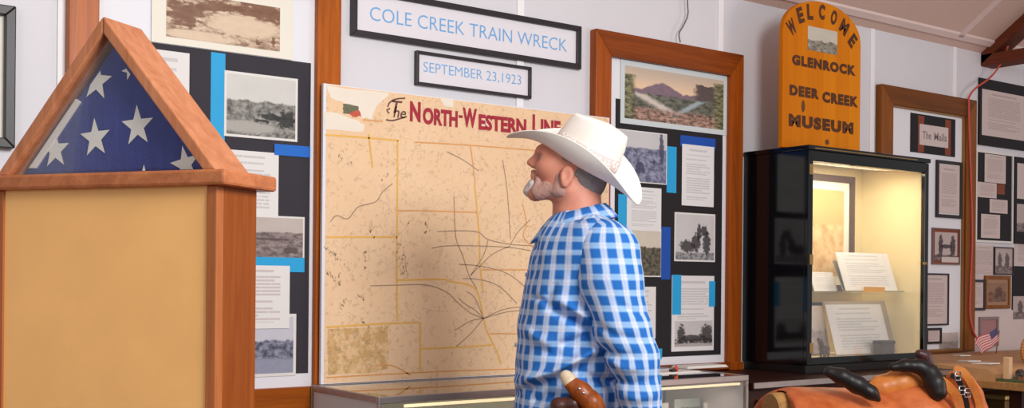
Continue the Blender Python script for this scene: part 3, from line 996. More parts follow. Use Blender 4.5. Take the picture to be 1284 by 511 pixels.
title('N', 514, 527.5, 126.5, 152, 0.05)
title('ORTH', 530, 574, 134, 155.5, 0.05)
title('-', 575, 580, 144, 147.5, 0.03)
title('W', 580, 598, 134.5, 159, 0.05)
title('ESTERN', 600, 660, 142.5, 162.5, 0.05)
title('L', 667.5, 676, 143, 168, 0.05)
title('INE', 678, 703, 149, 169, 0.05)
obj('title_lettering', mb, M['map_red'], tmap)
mb = MB()
for s, u0, u1, vt, vb in (('T', 488, 501, 125, 141), ('he', 493, 508, 133, 147)):
    x0, x1 = mapx(u0, vt)[0], mapx(u1, vt)[0]
    text_on(mb, s, x0, x1, mapx(u0, vb)[1], mapx(u0, vt)[1], TM + 0.001, 0.01, shear=0.25)
for L in ([(484, 150), (492, 151), (500, 149), (510, 146)], [(486, 134), (489, 128), (497, 124), (508, 123)], [(488, 142), (485, 138), (489, 136)]):
    pts = smooth_path([Vector((*mapx(*p), 0)) for p in L], 4)
    ribbon(mb, [(p.x, p.y) for p in pts], 0.005, TM + 0.001)
obj('title_lettering', mb, M['map_dark'], tmap)

# ------------------------------------------------------------------ panel behind the man
r = rect(746, 931.5, 36, 456, 0.04, 'l')
r = (r[0], r[1], W(920, 462, 0.04)[2], W(746, 35, 0.04)[2])
wst = W(767, 120, 0.04)[0] - r[0]
tp2 = exhibit(r, wst, 'red-brown framed panel of wreck photographs behind the man in the hat', M['frame_red'], M['frame_red_h'], 0.10, 0.03)
obj('foot_block', MB().box(r[1] - 0.075, r[1] + 0.006, -0.05, 0, r[2] - 0.004, r[2] + 0.03), M['frame_red'], tp2, 0.002)
sheet('backing_sheet', 'black backing sheet under the photos beside the black cabinet', 'backing sheet', BG_, rect(770.5, 905, 117, 443, TB, 'l')[:2] + (W(903, 444, TB)[2], W(770.5, 123, TB)[2]), TB, 0.001, M['black_paper_dark'])
r = rect(778, 911.5, 74, 154, TP + 0.001, 'l')
print_photo('colour print of a mountain valley with pale border, topmost on its panel', PG, r, TP + 0.001, PH_SCENIC, 0.022, bmat=plain('pale_blue_border', (206, 214, 216), 0.5, 0.02, 6), name='poster')
print_photo('bluish river photo behind the brim of the hat', PG, rect(774, 836, 168, 231.5, TP, 'r'), TP, PH_RIVER, 0.004)
sheet('card_strip', 'upright cyan strip beside the bluish river photo', 'card strip', SG, rect(836, 848, 183, 241, TP), TP, 0.001, M['cyan'])
sheet('card_strip', 'dark blue strip heading a narrow typed sheet under the valley print', 'card strip', SG, rect(853, 897, 169, 183, TP), TP, 0.001, M['navy_card'])
sheet('typed_sheet', 'narrow typed sheet hanging under the dark blue strip', 'document', DG_, rect(855, 895, 180, 257, TP + 0.001), TP + 0.001, 0.001, DOC)
sheet('typed_sheet', 'typed sheet right behind the back brim of the hat', 'document', DG_, rect(786, 829, 233, 288, TP + 0.001), TP + 0.001, 0.001, DOC)
sheet('card_strip', 'cyan strip between the man\'s collar and a typed sheet', 'card strip', SG, rect(775, 787, 243, 292, TP), TP, 0.001, M['cyan'])
print_photo('dark photo of a wreck beside the upright dark blue strip', PG, rect(780, 829.5, 287, 347, TP, 'r'), TP, PH_LOCO, 0.005)
sheet('card_strip', 'upright dark blue strip beside the dark wreck photo', 'card strip', SG, rect(829, 840.5, 284, 350, TP + 0.001), TP + 0.001, 0.001, M['navy_card'])
print_photo('white-bordered photo of a crane, centre of the panel beside the cabinet', PG, rect(845.5, 896.5, 265.5, 327, TP), TP, PH_CRANE, 0.007)
sheet('typed_sheet', 'typed sheet showing over the man\'s shoulder under the dark wreck photo', 'document', DG_, rect(782, 822, 359, 425, TP), TP, 0.001, DOC_S)
sheet('card_strip', 'small cyan card showing beside the man\'s elbow', 'card strip', SG, rect(817, 830, 437, 450, TP), TP, 0.001, M['cyan'])
r = rect(842, 895, 345, 440.5, TP)
o = sheet('typed_sheet', 'typed sheet with a bridge photo at its foot, between two cyan strips', 'document', DG_, r, TP, 0.001, DOC_H)
zc = r[2] + (r[3] - r[2]) * 0.06
sheet('print_image', None, None, None, (r[0] + 0.018, r[1] - 0.008, zc, r[2] + (r[3] - r[2]) * 0.40), TP + 0.001, 0.0004, PH_BRIDGE, parent=o)
sheet('card_strip', 'cyan strip on the near side of the bridge sheet', 'card strip', SG, rect(843, 854, 344, 394, TP + 0.0012), TP + 0.0012, 0.001, M['cyan'])
sheet('card_strip', 'shorter cyan strip on the cabinet side of the bridge sheet', 'card strip', SG, rect(889, 896.5, 352, 384, TP + 0.0012), TP + 0.0012, 0.001, M['cyan'])

# wire hanging down to that panel
mb = MB()
pts = [W(861, -60, 0.03), W(862, 0, 0.03), W(862.5, 18, 0.03), W(857, 32, 0.03), W(851.5, 42, 0.03), W(853, 53, 0.035)]
mb.tube(smooth_path(pts, 6), 0.0028, 6)
tag(obj('hanging_wire', mb, M['gray_wire'], smooth=True), 'grey wire curling down the wall to the red-brown framed panel', 'wire')

# ------------------------------------------------------------------ glass showcase counter
ZC = 0.97
gx0 = W(475, 497, 0.51)[0]
gx1 = W(939, 470, 0.51)[0]
t = thing('glass_showcase', ((gx0 + gx1) / 2, -0.26, 0), 'long glass-topped showcase counter with metal edges in front of the map', 'showcase')
b = 0.014
mb = MB()
mb.box(gx0, gx1, -0.51, -0.51 + b, ZC - 0.022, ZC)
mb.box(gx0, gx1, -0.069, -0.055, ZC - 0.022, ZC)
mb.box(gx0, gx0 + b, -0.496, -0.069, ZC - 0.022, ZC)
mb.box(gx1 - b, gx1, -0.496, -0.069, ZC - 0.022, ZC)
obj('edge_frame', mb, M['alu'], t, 0.002)
for (x, y) in ((gx0, -0.51), (gx1 - b, -0.51), (gx0, -0.069), (gx1 - b, -0.069)):
    obj('corner_post', MB().box(x, x + b, y, y + b, 0.56, ZC - 0.022), M['alu'], t, 0.002)
obj('glass_top', MB().box(gx0 + b, gx1 - b, -0.496, -0.069, ZC - 0.008, ZC - 0.002), M['top_glass'], t)
obj('front_pane', MB().box(gx0 + b, gx1 - b, -0.506, -0.502, 0.57, ZC - 0.022), M['case_glass'], t)
obj('end_panel', MB().box(gx0 + 0.002, gx0 + 0.012, -0.496, -0.069, 0.56, ZC - 0.022), M['gray_panel'], t)
obj('end_panel', MB().box(gx1 - 0.012, gx1 - 0.002, -0.496, -0.069, 0.56, ZC - 0.022), M['gray_panel'], t)
obj('back_panel', MB().box(gx0, gx1, -0.053, -0.046, 0.56, ZC - 0.001), plain('pale_green_lining', (150, 152, 136), 0.6, 0.02, 4), t)
obj('base_cabinet', MB().box(gx0, gx1, -0.51, -0.046, 0.0, 0.56), M['dark_wood'], t, 0.004)
obj('glass_shelf', MB().box(gx0 + b, gx1 - b, -0.4, -0.072, 0.75, 0.757), M['case_glass'], t)
obj('lamp_tube', MB().tube([(gx0 + 0.1, -0.49, ZC - 0.034), (gx1 - 0.03, -0.49, ZC - 0.034)], 0.005, 10), emitter('case_lamp', (255, 226, 180), 1.0), t, smooth=True)
area_light('showcase_lamp_light', ((gx0 + gx1) / 2, -0.46, ZC - 0.05), ((gx0 + gx1) / 2, -0.2, 0.6), gx1 - gx0 - 0.2, 0.03, 2.2, (1.0, 0.9, 0.74))
# things inside the showcase, seen beside the man
rnd = random.Random(3)
xs = W(832, 490, 0.4)[0]
for i, (dx, w, h, c, lab) in enumerate(((0.02, 0.10, 0.10, (150, 150, 138), 'grey-green photo card standing in the showcase, next to the man'),
                                        (0.15, 0.14, 0.11, (120, 126, 116), 'dark grey-green card standing in the middle of the lit showcase end'),
                                        (0.31, 0.09, 0.09, (186, 180, 164), 'pale card standing in the showcase by its end post'))):
    mb, uv = slab(xs + dx, xs + dx + w, 0.757, 0.757 + h, 0.30, 0.303)
    tag(obj('display_card', mb, photo('card_print_%d' % i, tuple(min(255, q + 30) for q in c), tuple(q * 0.5 for q in c), c, 0.7, 0.2, 4, 9, 40.0 + i), uvs=uv), lab, 'card', 'cards in the showcase')
mb = MB().box(xs + 0.0, min(xs + 0.42, gx1 - 0.02), -0.49, -0.41, 0.561, 0.586)
tag(obj('cloth_tray', mb.box(xs + 0.0, min(xs + 0.42, gx1 - 0.02), -0.49, -0.482, 0.586, 0.598), plain('pink_felt', (214, 150, 132), 0.9, 0.05, 30)), 'low pink-lined tray on the floor of the showcase', 'tray')

# white leaflets lying on the counter beside the man
pa = W(833, 462, 0.1)
for i, (u0, u1, tt, dep, hh, lab) in enumerate(((826, 880, 0.30, 0.20, 0.004, 'white leaflet stack on the counter beside the man\'s elbow'),
                                              (862, 913, 0.17, 0.16, 0.010, 'flat white booklet lying on the counter below the framed panel'))):
    xa, xb2 = W(u0, 464, tt)[0], W(u1, 464, tt)[0]
    mb = MB()
    for k in range(3):
        mb.box(xa + 0.004 * k, xb2 - 0.003 * k, -tt + 0.003 * k, -tt + dep * 0.6 - 0.002 * k, ZC - 0.002 + hh * k / 3, ZC - 0.002 + hh * (k + 1) / 3)
    tag(obj('leaflet_stack', mb, M['white_paper']), lab, 'papers', 'papers on the counter')
cx, cy, cz = W(845, 463, 0.27)
t = thing('pen_cup', (cx, -0.27, ZC - 0.002 + 0.004), 'tiny dark stamp with a red knob on the white leaflets', 'stamp')
obj('body', MB().box(cx - 0.018, cx + 0.006, -0.28, -0.26, ZC + 0.002, ZC + 0.012), M['black_satin'], t, 0.002)
obj('knob', MB().tube([(cx + 0.012, -0.27, ZC + 0.002), (cx + 0.012, -0.27, ZC + 0.018), (cx + 0.012, -0.27, ZC + 0.026)], [0.008, 0.008, 0.004], 10), plain('red_plastic', (220, 84, 60), 0.4), t, smooth=True)
t.name = 'rubber_stamp'

# ------------------------------------------------------------------ dark counter under the black cabinet
TC = 0.366
cx0, cx1 = W(1013, 320, TC)[0], W(1164, 320, TC)[0]
wx0, wx1 = gx1 + 0.01, cx1 - 0.02
ZK = W(985, 477, 0.53)[2]
t = thing('wooden_counter', ((wx0 + wx1) / 2, -0.27, 0), 'dark wooden counter with a metal edge strip under the black cabinet', 'counter')
obj('carcass', MB().box(wx0, wx1, -0.5, -0.004, 0, ZK - 0.03), M['dark_wood'], t, 0.003)
obj('worktop', MB().box(wx0, wx1, -0.525, -0.004, ZK - 0.03, ZK), M['dark_wood'], t, 0.003)
obj('edge_strip', MB().box(wx0, wx1, -0.530, -0.525, ZK - 0.022, ZK - 0.001), M['alu'], t)
for k in range(3):
    xa = wx0 + 0.04 + k * (wx1 - wx0 - 0.04) / 3
    d = obj('door', MB().box(xa, xa + (wx1 - wx0) / 3 - 0.06, -0.518, -0.5, 0.1, ZK - 0.07), M['dark_wood'], t, 0.004)
    obj('handle', MB().tube([(xa + 0.05, -0.53, 0.6), (xa + 0.05, -0.53, 0.7)], 0.006), M['brass'], d, smooth=True)

# ------------------------------------------------------------------ black display cabinet
ZB0 = ZK
ZB1 = W(1013, 181, TC)[2]
t = thing('display_cabinet', ((cx0 + cx1) / 2, -TC / 2, ZB0), 'black cabinet with a cream lit interior standing on the dark counter', 'cabinet')
zpl = W(1013, 458, TC)[2]
obj('plinth', MB().box(cx0 + 0.01, cx1 - 0.01, -TC + 0.015, -0.01, ZB0, zpl), M['black_satin'], t, 0.002)
obj('side_panel', MB().box(cx0, cx0 + 0.018, -TC + 0.02, -0.006, zpl, ZB1 - 0.02), M['black_gloss'], t, 0.001)
obj('side_panel', MB().box(cx1 - 0.018, cx1, -TC + 0.02, -0.006, zpl, ZB1 - 0.02), M['black_gloss'], t, 0.001)
obj('bottom_board', MB().box(cx0 + 0.018, cx1 - 0.018, -TC + 0.02, -0.006, zpl, zpl + 0.02), M['cream_inside'], t)
obj('top_board', MB().box(cx0 - 0.006, cx1 + 0.006, -TC - 0.006, -0.006, ZB1 - 0.02, ZB1), M['black_gloss'], t, 0.003)
obj('back_board', MB().box(cx0 + 0.018, cx1 - 0.018, -0.016, -0.006, zpl + 0.02, ZB1 - 0.02), M['cream_inside'], t)
obj('side_lining', MB().box(cx1 - 0.023, cx1 - 0.018, -TC + 0.024, -0.017, zpl + 0.02, ZB1 - 0.02), M['cream_inside'], t)
obj('side_lining', MB().box(cx0 + 0.018, cx0 + 0.023, -TC + 0.024, -0.017, zpl + 0.02, ZB1 - 0.02), M['cream_inside'], t)
obj('ceiling_lining', MB().box(cx0 + 0.024, cx1 - 0.024, -TC + 0.024, -0.017, ZB1 - 0.026, ZB1 - 0.021), M['cream_inside'], t)
dr = (cx0, cx1, zpl + 0.002, ZB1 - 0.021)
st, ra = ring(dr, 0.03, TC - 0.02, TC, 0.045, 0.03)
d = fix_normals(obj('door_frame', st, M['black_gloss'], t, 0.002))
fix_normals(obj('door_rail', ra, M['black_gloss'], d, 0.002))
obj('glass_pane', MB().box(cx0 + 0.028, cx1 - 0.028, -TC + 0.009, -TC + 0.012, dr[2] + 0.028, dr[3] - 0.043), M['case_glass'], d)
for v in (212, 325, 436):
    p = W(1017, v, TC)
    obj('hinge', MB().box(p[0] - 0.012, p[0] + 0.010, -TC - 0.004, -TC, p[2] - 0.022, p[2] + 0.022), M['brass'], d, 0.001)
p = W(1160, 330, TC)
obj('latch', MB().box(p[0] - 0.018, p[0] + 0.006, -TC - 0.006, -TC, p[2] - 0.006, p[2] + 0.006), M['brass'], d, 0.001)
obj('tan_line', MB().box(cx0 + 0.03, cx1 - 0.1, -TC - 0.008, -TC - 0.006, ZB1 - 0.014, ZB1 - 0.010), M['brass'], t)  # thin tan line along the front of the top board
obj('lamp_tube', MB().tube([(cx0 + 0.1, -TC + 0.05, ZB1 - 0.04), (cx1 - 0.1, -TC + 0.05, ZB1 - 0.04)], 0.01, 10), emitter('cabinet_lamp', (255, 236, 190), 1.5), t, smooth=True)
area_light('cabinet_lamp_light', ((cx0 + cx1) / 2, -TC + 0.12, ZB1 - 0.055), ((cx0 + cx1) / 2, -0.16, zpl), cx1 - cx0 - 0.34, 0.12, 4.6, (1.0, 0.88, 0.62))
zs = W(1080, 366, TC - 0.06)[2]
obj('glass_shelf', MB().box(cx0 + 0.024, cx1 - 0.024, -TC + 0.05, -0.02, zs - 0.008, zs), M['case_glass'], t)
obj('corner_seam', MB().box(W(1091, 260, 0.02)[0] - 0.004, W(1091, 260, 0.02)[0] + 0.004, -0.02, -0.016, zpl + 0.02, ZB1 - 0.03), plain('dull_cream_strip', (206, 186, 136), 0.6), t)
# inside it
r = rect(990, 1071, 222, 330, 0.05, 'r')
r = (max(r[0], cx0 + 0.03), r[1], zs + 0.001, r[3])
t2 = thing('framed_picture', ((r[0] + r[1]) / 2, -0.05, r[2]), 'brown framed tan picture standing on the glass shelf inside the cabinet', 'picture')
st, ra = ring(r, 0.03, 0.03, 0.055)
fix_normals(obj('frame', st, M['dark_brown'], t2))
fix_normals(obj('frame', ra, M['dark_brown'], t2))
sheet('mat_board', None, None, None, inset(r, 0.028), 0.032, 0.012, M['cream_border'], parent=t2)
sheet('print_image', None, None, None, inset(r, 0.07), 0.044, 0.001, PH_TAN, parent=t2)


def leaning(name, label, cat, group, x0, x1, zb, h, tb, tt, mat, th=0.003, parent=None):
    """sheet standing at zb with its foot at tb and its head leaning back to tt"""
    mb = MB()
    dy = Vector((0, -(tt - tb), h)).normalized()
    nrm = Vector((0, -dy.z, dy.y)) * th
    zb += 0.0025
    P0 = [Vector((x0, -tb, zb)), Vector((x1, -tb, zb)), Vector((x1, -tt, zb + h)), Vector((x0, -tt, zb + h))]
    mb.add([tuple(p) for p in P0] + [tuple(p + nrm) for p in P0], [(3, 2, 1, 0), (4, 5, 6, 7), (0, 4, 5, 1), (1, 5, 6, 2), (2, 6, 7, 3), (3, 7, 4, 0)])
    o = obj(name, mb, mat, parent, uvs=[(0, 0), (1, 0), (1, 1), (0, 1)] * 2)
    fix_normals(o)
    if label and parent is None:
        tag(o, label, cat, group)
    return o


ga = 'papers inside the cabinet'
xa, xb2 = W(1058, 345, 0.26)[0], W(1123, 345, 0.26)[0]
hdoc = W(1058, 318, 0.22)[2] - zs
t2 = thing('paper_stand', ((xa + xb2) / 2, -0.24, zs), 'white sheet leaning on a stand with an orange tag on the glass shelf', 'document', ga)
leaning('sheet', None, None, None, xa, xb2, zs + 0.004, hdoc, 0.27, 0.21, DOC_S, parent=t2)
leaning('stand_back', None, None, None, xa - 0.006, xb2 + 0.01, zs, hdoc * 0.8, 0.262, 0.20, M['steel'], parent=t2)
obj('stand_lip', MB().box(xa - 0.006, xb2 + 0.012, -0.30, -0.262, zs + 0.001, zs + 0.007), plain('olive_lip', (176, 168, 120), 0.5), t2)
xo0, xo1 = W(1084, 365, 0.305)[0], W(1110, 365, 0.305)[0]
obj('tag', MB().box(xo0, xo1, -0.304, -0.300, zs + 0.001, zs + 0.024), plain('orange_tag', (250, 170, 30), 0.6, 0.02), t2)
leaning('typed_sheet', 'pale sheet at the hinge end of the glass shelf in the cabinet', 'document', ga, W(1021, 350, 0.2)[0], W(1050, 350, 0.2)[0], zs, 0.085, 0.2, 0.17, DOC_S)
zf = zpl + 0.02
xa, xb2 = W(1048, 420, 0.22)[0], min(W(1130, 420, 0.22)[0], cx1 - 0.03)
hh = W(1100, 378, 0.16)[2] - zf
t2 = thing('mounted_sheet', ((xa + xb2) / 2, -0.2, zf), 'large typed sheet on a grey mount on the cabinet floor', 'document', ga)
leaning('mount', None, None, None, xa, xb2, zf, hh, 0.22, 0.15, plain('grey_mount', (176, 160, 140), 0.7, 0.03), parent=t2)
leaning('sheet', None, None, None, xa, W(1117, 420, 0.22)[0], zf + 0.002, hh * 0.93, 0.2235, 0.158, DOC_S, parent=t2)
xa, xb2 = W(1017, 420, 0.16)[0], W(1043, 420, 0.16)[0]
t2 = thing('mounted_photograph', ((xa + xb2) / 2, -0.13, zf), 'black-edged pale card at the hinge end of the cabinet floor', 'picture', ga)
leaning('frame', None, None, None, max(xa, cx0 + 0.03), xb2, zf, hh * 0.98, 0.15, 0.10, M['black_satin'], parent=t2)
leaning('print_image', None, None, None, max(xa, cx0 + 0.03) + 0.002, xb2 - 0.006, zf + 0.004, hh * 0.9, 0.154, 0.107, PH_SKETCH, parent=t2)
p = W(1031, 445, 0.27)
t2 = thing('figurine', (p[0], -0.27, zf), 'small dark brown animal figurine on the cabinet floor', 'figurine')
mb = MB()
q0 = Vector((p[0], -0.27, zf + 0.001))
mb.tube([q0 + Vector((-0.012, 0, 0.03)), q0 + Vector((0.0, 0, 0.036)), q0 + Vector((0.03, 0, 0.034)), q0 + Vector((0.042, 0, 0.03))], [0.008, 0.02, 0.019, 0.006], 10)
mb.tube([q0 + Vector((-0.002, 0, 0.045)), q0 + Vector((-0.016, 0, 0.075)), q0 + Vector((-0.03, 0, 0.082))], [0.013, 0.011, 0.007], 10)
obj('body', mb, plain('dark_bronze', (76, 50, 36), 0.4, 0.1, 40), t2, smooth=True)
for dx in (0.002, 0.03):
    for dy in (-0.009, 0.009):
        obj('leg', MB().tube([q0 + Vector((dx, dy, 0.03)), q0 + Vector((dx, dy, 0))], [0.007, 0.005], 8), plain('dark_bronze_leg', (76, 50, 36), 0.4), t2, smooth=True)
p = W(1112, 446, 0.29)
t2 = thing('trinket_box', (p[0], -0.28, zf), 'small dark square box in front of the large typed sheet', 'box')
obj('body', MB().box(p[0] - 0.045, p[0] + 0.045, -0.30, -0.25, zf + 0.001, zf + 0.05), plain('dark_box', (84, 66, 56), 0.5), t2, 0.003)
obj('lid', MB().box(p[0] - 0.048, p[0] + 0.048, -0.303, -0.247, zf + 0.05, zf + 0.066), plain('dark_lid', (70, 54, 48), 0.5), t2, 0.003)

# ------------------------------------------------------------------ welcome sign standing on the cabinet
TS = 0.24
sx0, sx1 = W(981.5, 120, TS)[0], W(1079, 120, TS)[0]
zsh = W(981.5, 38, TS)[2]
ztop = W(1022, 0.5, TS)[2]
zbt = ZB1
t = thing('welcome_sign', ((sx0 + sx1) / 2, -TS + 0.012, zbt), 'orange round-topped wooden welcome sign standing on the black cabinet', 'sign')


def sign_wood():
    q = NT('orange_pine')  # saturated orange is the wood's own colour
    v = q.mapping(q.coord(), (1, 1, 0.05))
    f = q.noise(v, 22, 5, 0.6, 0.6)
    x = q.sep(q.coord())[0]
    st_ = q.n('ShaderNodeTexWhiteNoise', noise_dimensions='1D')
    q.put(st_.inputs['W'], q.math('FLOOR', q.math('MULTIPLY', x, 11.0)))
    c = q.mix(f, rgb((184, 94, 2)), rgb((222, 132, 8)))
    c = q.mix(q.math('MULTIPLY', st_.outputs[0], 0.45), c, rgb((236, 148, 18)))
    return q.done(c, 0.45, 0, 0.12, 0.0)


M['pine'] = sign_wood()
outl = [(sx0, -TS + 0.024, zbt), (sx1, -TS + 0.024, zbt)]
N = 26
cxm, rx = (sx0 + sx1) / 2, (sx1 - sx0) / 2
for k in range(N + 1):
    a = PI * k / N
    outl.append((cxm + rx * math.cos(a), -TS + 0.024, zsh + (ztop - zsh) * max(0.0, math.sin(a)) ** 0.9))
fix_normals(obj('board', MB().prism(outl, (0, -0.024, 0)), M['pine'], t, 0.003))
pr = rect(1013, 1050, 32, 62, TS + 0.001, 'l')
pi_ = sheet('print_image', None, None, None, pr, TS, 0.0012, photo('sign_inset_photo', (204, 196, 180), (70, 66, 60), (178, 170, 152), 0.45, 0.2, 3, 7, 50.0, contrast=0.3), parent=t)
M['burnt'] = plain('burnt_lettering', (84, 44, 14), 0.7, 0.3, 60)
mb = MB()
for i, (ch, u, v) in enumerate((('W', 992.5, 34), ('E', 1003.5, 19), ('L', 1015.5, 15), ('C', 1030.5, 15), ('O', 1045.5, 22), ('M', 1058.5, 34), ('E', 1069, 51))):
    p = W(u, v, TS)
    ang = (0.85, 0.5, 0.15, -0.1, -0.4, -0.75, -1.0)[i] * 0.75
    w2, h2 = (0.026 if ch in 'WM' else 0.02), 0.034

    def pl(x, z, p=p, ang=ang):
        return (p[0] + x * math.cos(ang) - z * math.sin(ang), -(TS + 0.0012), p[2] + x * math.sin(ang) + z * math.cos(ang))
    text_on(mb, ch, -w2, w2, -h2, h2, 0, 0.055, place=pl)
obj('lettering', mb, M['burnt'], t)
for s, u0, u1, vt, vb in (('GLENROCK', 993, 1073, 67.5, 81), ('DEER', 990, 1027, 105.5, 119), ('CREEK', 1031, 1076, 114, 128), ('MUSEUM', 989, 1070, 142, 158)):
    mb = MB()
    x0, x1 = W(u0, vt, TS)[0], W(u1, vt, TS)[0]
    text_on(mb, s, x0, x1, W(u0, vb, TS)[2] , W(u0, vt, TS)[2], TS + 0.0012, 0.07, 1.2)
    obj('lettering', mb, M['burnt'], t)
mb = MB()
for (u, v, a, b2) in ((1007, 133, 0.012, 0.026), (1037, 178, 0.014, 0.012)):
    p = W(u, v, TS)
    mb.add([(p[0] + a * math.cos(2 * PI * k / 14), -(TS + 0.0008), p[2] + b2 * math.sin(2 * PI * k / 14)) for k in range(14)], [tuple(range(14))])
obj('wood_knot', mb, plain('wood_knot', (104, 56, 14), 0.5, 0.1), t)

# ------------------------------------------------------------------ panel to the far side of the cabinet
r = rect(1105, 1224, 104.5, 440, 0.04, 'l')
r = (r[0], r[1], W(1210, 441, 0.04)[2], r[3])
exhibit(r, W(1224, 200, 0.04)[0] - W(1211.5, 200, 0.04)[0], 'brown framed panel of small notices beyond the black cabinet', M['frame_brown'], M['frame_brown_h'], wb=0.012, liner=0.010)


def framed(label, r, tb, fw, fm, mat, name='framed_notice', cat='notice', group='framed notices on the far wall', matw=0.0, matm=None, depth=0.012):
    t = thing(name, ((r[0] + r[1]) / 2, -tb, r[2]), label, cat, group)
    st, ra = ring(r, fw, tb, tb + depth)
    fix_normals(obj('frame', st, fm, t))
    fix_normals(obj('frame', ra, fm, t))
    i = inset(r, fw - 0.001)
    if matw:
        sheet('mat_board', None, None, None, i, tb, depth * 0.5, matm, parent=t)
        sheet('print_image', None, None, None, inset(i, matw), tb + depth * 0.5, 0.001, mat, parent=t)
    else:
        sheet('print_image', None, None, None, i, tb, depth * 0.5, mat, parent=t)
    return t


r = rect(1141.5, 1197.5, 141, 190, TB + 0.001, 'l')
t = thing('title_card', ((r[0] + r[1]) / 2, -TB, r[2]), 'black title card with rust bands and a white label, heading the far panel', 'sign')
sheet('card', None, None, None, r, TB, 0.003, M['black_paper_dark'], parent=t)
RUST = plain('rust_paper', (132, 66, 44), 0.7, 0.06, 20)
PINKP = plain('pinkish_paper', (208, 192, 188), 0.6, 0.02, 10)
for (a, b2) in ((1150.5, 1158), (1184.5, 1191.5)):
    sheet('rust_band', None, None, None, (W(a, 160, TB)[0], W(b2, 160, TB)[0], r[2] + 0.004, r[3] - 0.008), TB + 0.003, 0.0008, RUST, parent=t)
lr = rect(1153, 1189, 155, 181, TB + 0.004)
lab = sheet('label', None, None, None, lr, TB + 0.0038, 0.0008, PINKP, parent=t)
mb = MB()
wl, hl = lr[1] - lr[0], lr[3] - lr[2]
text_on(mb, 'The', lr[0] + 0.10 * wl, lr[0] + 0.40 * wl, lr[2] + 0.3 * hl, lr[2] + 0.68 * hl, TB + 0.005, 0.02)
text_on(mb, 'Mails', lr[0] + 0.50 * wl, lr[0] + 0.94 * wl, lr[2] + 0.3 * hl, lr[2] + 0.68 * hl, TB + 0.005, 0.02)
obj('lettering', mb, plain('grey_lettering', (140, 126, 126), 0.6), lab)
GF = 'framed notices on the far wall'
framed('narrow black-framed typed notice under the title card', rect(1174, 1205.5, 200, 272, TB + 0.006), TB, 0.017, M['black_frame'], DOC_P, matw=0.006, matm=M['white_border'])
r = rect(1169, 1203, 285, 331, TB + 0.006)
t = framed('street photo on a rust-brown mount beside the cabinet latch', r, TB, 0.006, plain('dull_frame', (126, 100, 92), 0.5), PH_STREET, 'framed_photograph', 'photograph', matw=0.016, matm=RUST)
sheet('label', None, None, None, (r[0] + 0.08, r[1] - 0.01, r[2] + 0.012, r[2] + 0.04), TB + 0.0075, 0.001, PINKP, parent=t)
framed('wide pale typed notice with a thin black frame beside the cabinet', rect(1155, 1189, 342, 408, TB + 0.006), TB, 0.008, M['black_frame'], DOC_P)
framed('small black-framed card low on the far panel beside the cabinet corner', rect(1161, 1180, 411, 431, TB + 0.006), TB, 0.012, M['black_frame'], DOC_P)
sheet('sketch_sheet', 'pale mottled sketch at the foot of the far panel', 'picture', GF, rect(1178, 1201, 417, 439, TB), TB, 0.0015, PH_SKETCH)

# ------------------------------------------------------------------ notices beyond the roof truss
r = rect(1229, 1290, 97, 181, 0.014, 'l')
t = thing('notice_board', ((r[0] + r[1]) / 2, 0, r[2]), 'black notice board with one large typed sheet under the tie beam', 'notice board', 'notice boards past the roof truss')
sheet('board', None, None, None, r, 0.0, 0.012, M['black_paper_dark'], parent=t)
hh = r[3] - r[2]
sheet('sheet', None, None, None, (r[0] + 0.02, r[1] - 0.03, r[2] + 0.15 * hh, r[3] - 0.16 * hh), 0.012, 0.001, DOC_P, parent=t)
r = rect(1224, 1271, 187, 303, 0.014, 'l')
t = thing('notice_board', ((r[0] + r[1]) / 2, 0, r[2]), 'white-edged black board with four pinkish sheets below the large typed sheet', 'notice board', 'notice boards past the roof truss')
st, ra = ring(r, 0.012, 0.0, 0.014)
fix_normals(obj('frame', st, M['white_border'], t))
fix_normals(obj('frame', ra, M['white_border'], t))
sheet('board', None, None, None, inset(r, 0.010, None, 0.010, 0.002), 0.0, 0.008, M['black_paper_dark'], parent=t)
wb_, hb_ = r[1] - r[0], r[3] - r[2]
for (a, b2, c, d2) in ((0.24, 0.80, 0.66, 0.97), (0.06, 0.56, 0.49, 0.655), (0.38, 0.86, 0.33, 0.48), (0.16, 0.66, 0.05, 0.31)):
    sheet('typed_sheet', None, None, None, (r[0] + a * wb_, r[0] + b2 * wb_, r[2] + c * hb_, r[2] + d2 * hb_), 0.008, 0.001, DOC_P, parent=t)
sheet('rust_square', None, None, None, (r[0] + 0.57 * wb_, r[0] + 0.78 * wb_, r[2] + 0.54 * hb_, r[2] + 0.65 * hb_), 0.008, 0.0008, RUST, parent=t)
r = rect(1273.5, 1320, 196, 305, 0.014, 'l')
t = thing('notice_board', ((r[0] + r[1]) / 2, 0, r[2]), 'black board of sheets cut off by the photo edge', 'notice board', 'notice boards past the roof truss')
sheet('board', None, None, None, r, 0.0, 0.010, M['black_paper_dark'], parent=t)
wb_, hb_ = r[1] - r[0], r[3] - r[2]
sheet('typed_sheet', None, None, None, (r[0] + 0.02, r[0] + 0.6, r[2] + 0.52 * hb_, r[2] + 0.93 * hb_), 0.010, 0.001, DOC_P, parent=t)
sheet('print_image', None, None, None, (r[0] + 0.02, r[0] + 0.5, r[2] + 0.14 * hb_, r[2] + 0.46 * hb_), 0.010, 0.001, PH_PINK, parent=t)
GT = 'sheets pinned past the roof truss'
sheet('typed_sheet', 'plain pinkish typed sheet beside the red cord', 'document', GT, rect(1220, 1247.5, 306, 349, 0.003), 0.0, 0.002, DOC_P)
framed('framed pair of small faded photos next to the plain typed sheet', rect(1247.5, 1271.5, 309, 344, 0.012), 0.0, 0.006, M['black_frame'], PH_PINK, 'framed_photograph', 'photograph')
sheet('typed_sheet', 'pinkish sheet at the photo edge over the black rectangle', 'document', GT, rect(1273, 1300, 300, 332, 0.003), 0.0, 0.002, DOC_P)
framed('small dark-framed typed notice left of the brown picture', rect(1217, 1236, 350, 389, 0.012), 0.0, 0.014, M['black_frame'], DOC_P)
